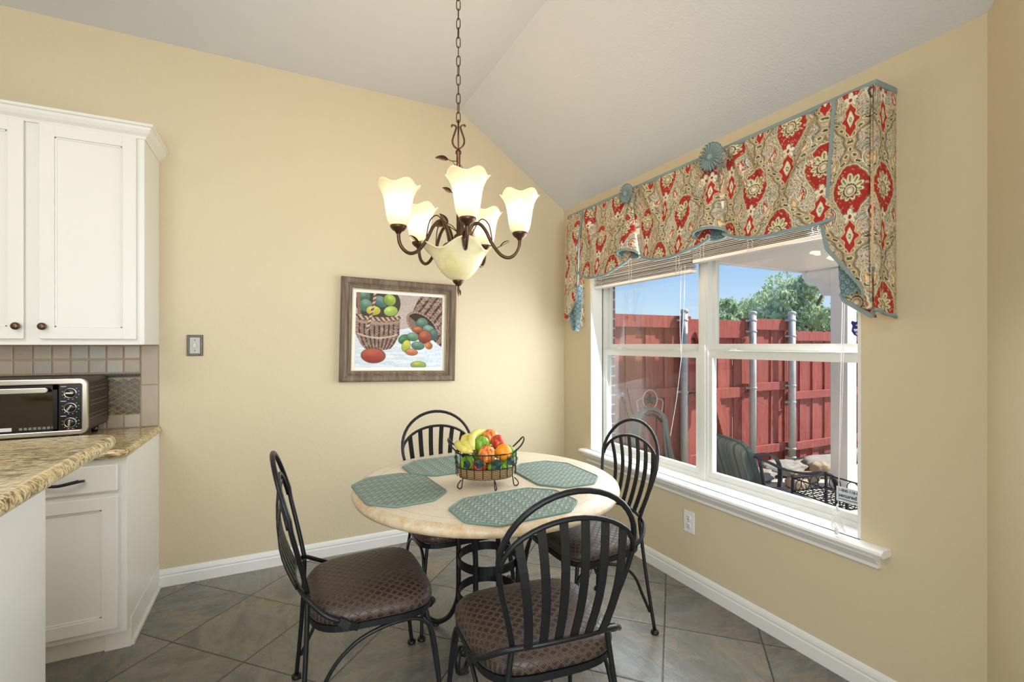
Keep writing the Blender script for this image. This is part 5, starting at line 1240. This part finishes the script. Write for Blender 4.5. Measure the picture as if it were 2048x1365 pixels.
# ================================================================== CHAIRS
def make_chair():
    r = thing('dining_chair', (0, 0, 0), 'x', 'chair', 'wrought iron dining chairs around the round table')
    def O(name, mb, m): return obj(name, mb, m, r, local=True)
    def hw(y): return .222 + .030 * (y + .2) / .4
    def outline(n, k=1.0, pw=.48):
        o = []
        for i in range(n):
            a = 2 * PI * i / n; c_, s_ = math.cos(a), math.sin(a); y = .008 + .222 * k * math.copysign(abs(s_) ** pw, s_); p_ = pw if s_ > 0 else .62
            o.append((hw(y) * k * math.copysign(abs(c_) ** p_, c_), y))
        return o
    sm_ = MB(); n = 64; rings = [(0.02, .493), (.25, .493), (.5, .491), (.7, .487), (.85, .479), (.94, .467), (.99, .450), (1.0, .436), (.985, .424), (.94, .418), (.3, .418)]
    vs = []; 
    for k, z_ in rings: vs += [(x, y, z_) for x, y in outline(n, k)]
    fs = [(i * n + j, i * n + (j + 1) % n, (i + 1) * n + (j + 1) % n, (i + 1) * n + j) for i in range(len(rings) - 1) for j in range(n)] + [tuple(range(n)), tuple((len(rings) - 1) * n + j for j in reversed(range(n)))]
    sm_.add(vs, fs, True); O('seat_cushion', sm_, M['seat'])
    O('seat_frame', MB().bar([(x, y, .408) for x, y in outline(48, .97)] + [outline(48, .97)[0] + (.408,)], .022, .008, (0, 0, 1)), M['iron'])
    rb = .0085
    # hoop
    side = [(.150, -.212, .520), (.168, -.228, .600), (.190, -.246, .680), (.205, -.262, .750), (.208, -.268, .790)]
    top = [(.208 * math.cos(a), -.268 - .055 * math.sin(a), .790 + .185 * math.sin(a)) for a in [PI * i / 20 for i in range(21)]]
    hoop = smooth_path(side, 4)[:-1] + [Vector(p) for p in top] + list(reversed([Vector((-p.x, p.y, p.z)) for p in smooth_path(side, 4)[:-1]]))
    O('back_hoop', MB().tube(hoop, rb, 10), M['iron'])
    inn = [(.206 * math.cos(a), -.270 - .032 * math.sin(a), .765 + .128 * math.sin(a)) for a in [PI * i / 20 for i in range(21)]]
    O('inner_arch', MB().tube(inn, .0075, 8), M['iron'])
    cb = smooth_path([(.236, -.115, .445), (.226, -.160, .470), (.190, -.205, .505), (.150, -.226, .520), (.08, -.246, .530), (0, -.252, .533), (-.08, -.246, .530), (-.150, -.226, .520), (-.190, -.205, .505), (-.226, -.160, .470), (-.236, -.115, .445)], 5)
    O('cross_rail', MB().tube(cb, rb, 10), M['iron'])
    for s_ in (-1, 1): O('rail_tab', MB().bar([(s_ * .236, -.118, .446), (s_ * .242, -.085, .425), (s_ * .240, -.055, .412)], .024, .008, (0, .3, 1)), M['iron'])
    for xb, xt in ((-.115, -.160), (-.070, -.098), (-.024, -.033), (.024, .033), (.070, .098), (.115, .160)):
        a = math.acos(xt / .206); zt_ = .765 + .128 * math.sin(a); yt = -.270 - .032 * math.sin(a)
        P_ = []
        for i in range(9):
            f = i / 8; P_.append((xb + (xt - xb) * f, -.246 + (yt + .246) * f - .030 * math.sin(PI * f), .528 + (zt_ - .528) * f))
        O('back_slat', MB().bar(P_, .025, .0045, (1, 0, 0)), M['iron'])
    for s_ in (-1, 1):
        lg_ = O('leg', MB().tube(smooth_path([(s_ * .150, -.212, .520), (s_ * .165, -.214, .42), (s_ * .190, -.222, .25), (s_ * .226, -.240, .012)], 5), rb, 10), M['iron'])
        obj('foot', MB().lathe([(.017, 0), (.019, .004), (.018, .012), (.010, .017)], (s_ * .226, -.240, 0), 16), M['iron'], lg_, local=True)
        lg_ = O('leg', MB().tube(smooth_path([(s_ * .205, .185, .405), (s_ * .222, .205, .30), (s_ * .240, .225, .15), (s_ * .250, .242, .012)], 5), rb, 10), M['iron'])
        obj('foot', MB().lathe([(.017, 0), (.019, .004), (.018, .012), (.010, .017)], (s_ * .250, .242, 0), 16), M['iron'], lg_, local=True)
        O('side_stretcher', MB().tube(smooth_path([(s_ * .244, .228, .13), (s_ * .236, .218, .24), (s_ * .228, .200, .335), (s_ * .224, .160, .378), (s_ * .222, .10, .388), (s_ * .222, .02, .380), (s_ * .220, -.06, .350), (s_ * .214, -.13, .285), (s_ * .208, -.18, .19), (s_ * .208, -.224, .10)], 5), .0072, 8), M['iron'])
    return r
proto = make_chair()
CH = [((.770, 1.391), -7.4, 'wrought iron dining chair nearest the camera, its slatted back to us'),
      ((.307, 1.914), -91, 'wrought iron dining chair left of the table, seen side-on'),
      ((1.365, 1.945), 90, 'wrought iron dining chair beside the window sill'),
      ((.845, 2.405), 181, 'wrought iron dining chair behind the table against the back wall')]
for i, ((x, y), rz, lab) in enumerate(CH):
    o = proto if i == 0 else copy_tree(proto)
    o.location = (x, y, 0); o.rotation_euler = (0, 0, math.radians(rz)); o['label'] = lab

# ================================================================== FRUIT BASKET
bx, by, ba = .850, 1.985, math.radians(-20)
cb_, sb_ = math.cos(ba), math.sin(ba)
def BP_(x, y, z): return Vector((bx + cb_ * x - sb_ * y, by + sb_ * x + cb_ * y, TZ + z))
t = thing('fruit_basket', (bx, by, TZ), 'oval wire and wicker fruit basket with green metal leaves on the table', 'basket')
EA, EB = .135, .095
nn = 56
bw = MB(); vs = []
for (k, z_) in ((.86, .038), (.90, .036), (.97, .062), (1.0, .080), (.975, .082), (.93, .062), (.86, .044)): vs += [BP_(EA * k * math.cos(2 * PI * i / nn), EB * k * math.sin(2 * PI * i / nn), z_) for i in range(nn)]
fs = [(j * nn + i, j * nn + (i + 1) % nn, (j + 1) * nn + (i + 1) % nn, (j + 1) * nn + i) for j in range(6) for i in range(nn)] + [tuple(range(nn))]
o = obj('wicker_band', bw.add(vs, fs, True), M['wicker'], t)
wr = MB()
wr.tube([BP_(EA * 1.03 * math.cos(2 * PI * i / 48), EB * 1.03 * math.sin(2 * PI * i / 48), .148) for i in range(48)], .0028, 6, closed=True)
wr.tube([BP_(EA * 1.0 * math.cos(2 * PI * i / 48), EB * 1.0 * math.sin(2 * PI * i / 48), .084) for i in range(48)], .0022, 6, closed=True)
for i in range(22):
    a = 2 * PI * i / 22; wr.tube([BP_(EA * math.cos(a), EB * math.sin(a), .045), BP_(EA * 1.01 * math.cos(a), EB * 1.01 * math.sin(a), .084), BP_(EA * 1.03 * math.cos(a), EB * 1.03 * math.sin(a), .148)], .0018, 5)
obj('wire_rim', wr, M['iron'], t)
for s_ in (-1, 1):
    pts = smooth_path([BP_(s_ * EA * .90, -.048, .148), BP_(s_ * (EA + .018), -.046, .178), BP_(s_ * (EA + .034), -.030, .200), BP_(s_ * (EA + .036), 0, .206), BP_(s_ * (EA + .034), .030, .200), BP_(s_ * (EA + .018), .046, .178), BP_(s_ * EA * .90, .048, .148)], 5)
    obj('handle', MB().tube(pts, .0036, 8), M['iron'], t)
for (fx, fy) in ((-.105, -.062), (.030, -.098), (.115, -.045), (0.0, .094)):
    dx, dy = fx / math.hypot(fx, fy), fy / math.hypot(fx, fy)
    pts = smooth_path([BP_(fx, fy, .045), BP_(fx + dx * .004, fy + dy * .004, .022), BP_(fx + dx * .008, fy + dy * .008, .004), BP_(fx + dx * .020, fy + dy * .020, .003), BP_(fx + dx * .028, fy + dy * .028, .014), BP_(fx + dx * .020, fy + dy * .020, .028), BP_(fx + dx * .008, fy + dy * .008, .038)], 5)
    obj('foot', MB().tube(pts, .0026, 8), M['iron'], t)
def ivy(a, z_, s_, tilt):
    c = BP_(EA * 1.045 * math.cos(a), EB * 1.045 * math.sin(a), z_); nx = Vector((math.cos(a) / EA, math.sin(a) / EB, 0)).normalized(); nrm = Vector((cb_ * nx.x - sb_ * nx.y, sb_ * nx.x + cb_ * nx.y, 0)); tg = Vector((-nrm.y, nrm.x, 0)); up = Vector((0, 0, 1))
    c_, q_ = math.cos(tilt), math.sin(tilt); U_ = tg * c_ + up * q_; V_ = up * c_ - tg * q_
    rad = []
    for i in range(30):
        an = 2 * PI * i / 30; rr = .72 + .28 * abs(math.cos(2.5 * (an - PI / 2))) ** .6 * (1 + .1 * math.cos(15 * an)); rad.append(c + U_ * (rr * s_ * math.cos(an)) + V_ * (rr * s_ * math.sin(an)) + nrm * (.003 * math.cos(3 * an)))
    mb = MB(); vs = rad + [p - nrm * .0015 for p in rad] + [c + nrm * .002, c]; fs = [(i, (i + 1) % 30, 60) for i in range(30)] + [(30 + (i + 1) % 30, 30 + i, 61) for i in range(30)] + [(i, 30 + i, 30 + (i + 1) % 30, (i + 1) % 30) for i in range(30)]
    mb.add(vs, fs, False); obj('metal_leaf', mb, M['leafgreen'], t)
for a, z_, s_, ti in ((-2.85, .118, .020, .3), (-2.25, .108, .019, -.2), (-1.82, .112, .021, .4), (-1.28, .104, .024, 0), (-.72, .116, .022, -.3), (-.25, .110, .018, .2), (2.3, .112, .02, 0), (1.2, .112, .02, .3)): ivy(a, z_, s_, ti)

def apple(name, p, r, m, label, tilt=(0, 0), group=None, stem=True):
    R_ = Euler((tilt[0], tilt[1], 0)).to_matrix(); c = BP_(*p)
    t = thing(name, c, label, 'apple' if 'apple' in name else 'orange', group)
    def fn(q, d):
        k = 1 + .05 * (d.z) - .16 * math.exp(-((1 - d.z) / .10)) - .10 * math.exp(-((1 + d.z) / .08)); w = 1 + .06 * d.z
        return Vector((q.x * w, q.y * w, q.z * .94 * k))
    obj('body', MB().ball(c, r, (1, 1, 1), 28, 22, fn, R_), M[m], t)
    if stem: obj('stem', MB().tube([c + R_ @ Vector((0, 0, r * .72)), c + R_ @ Vector((.001, 0, r * .95)), c + R_ @ Vector((.004, 0, r * 1.08))], .0014, 6), M['stem'], t)
r = .038
apple('green_apple', (-.020, -.012, .182), .036, 'apple_green', 'bright green apple at the top front of the fruit pile', (1.5, -.25))
apple('red_apple', (.022, .045, .202), .037, 'apple_mix', 'orange-red apple at the very top of the fruit pile', (.3, .2), stem=False)
apple('red_apple', (.055, .010, .182), .036, 'apple_red', 'deep red apple right below the topmost apple', (.4, 1.0), stem=False)
apple('red_apple', (.000, -.056, .145), .039, 'apple_mix', 'yellow and red streaked apple at the front rim, dimple facing out', (.85, .1))
c = BP_(.075, -.042, .150); t2 = thing('orange', c, 'orange sitting on the right front rim of the basket', 'orange')
obj('body', MB().ball(c, .038, (1, 1, .96), 28, 20), M['orange'], t2)
apple('green_apple', (.108, .020, .135), .034, 'apple_green', 'green apple at the right end behind the basket handle', (.2, .6))
apple('green_apple', (-.085, -.030, .100), .034, 'apple_green', 'green apple low in the left end of the basket under the bananas', (.5, -.5))
apple('red_apple', (-.035, -.048, .084), .034, 'apple_red', 'red apple seen low through the front wires', (.9, -.3))
apple('green_apple', (.035, -.052, .082), .034, 'apple_green', 'yellow-green apple low behind the front metal leaf', (.9, .3))
apple('green_apple', (.088, -.030, .080), .032, 'apple_green', 'green apple low at the right under the orange', (.9, .5))
apple('green_apple', (-.03, .045, .120), .034, 'apple_green', 'green apple deep behind the bananas', (.1, 0))
t2 = thing('banana_bunch', BP_(-.09, -.03, .16), 'bunch of pale yellow bananas hanging over the left rim', 'bananas')
for (pts, lab) in (([(-.055, -.062, .160), (-.075, -.064, .162), (-.105, -.050, .172), (-.125, -.020, .182), (-.120, .020, .175), (-.10, .05, .15)], 0), ([(-.055, -.060, .162), (-.062, -.055, .185), (-.068, -.030, .208), (-.050, .015, .222), (-.02, .055, .222), (.01, .075, .20)], 1), ([(-.055, -.060, .158), (-.082, -.050, .180), (-.098, -.015, .200), (-.085, .03, .205), (-.05, .065, .19)], 2)):
    pp = smooth_path([BP_(*p) for p in pts], 6); n = len(pp); rs = []
    for i in range(n):
        f = i / (n - 1); rs.append(.0058 + (.0190 - .0058) * min(1, max(0, (f - .10) / .25)) ** .8 * (1 if f < .8 else max(.28, 1 - ((f - .8) / .2) ** 2 * .75)))
    obj('banana', MB().tube(pp, rs, 8), M['banana'], t2)
obj('stem', MB().tube([BP_(-.046, -.070, .154), BP_(-.053, -.063, .160), BP_(-.060, -.058, .163)], .009, 8), M['stem'], t2)
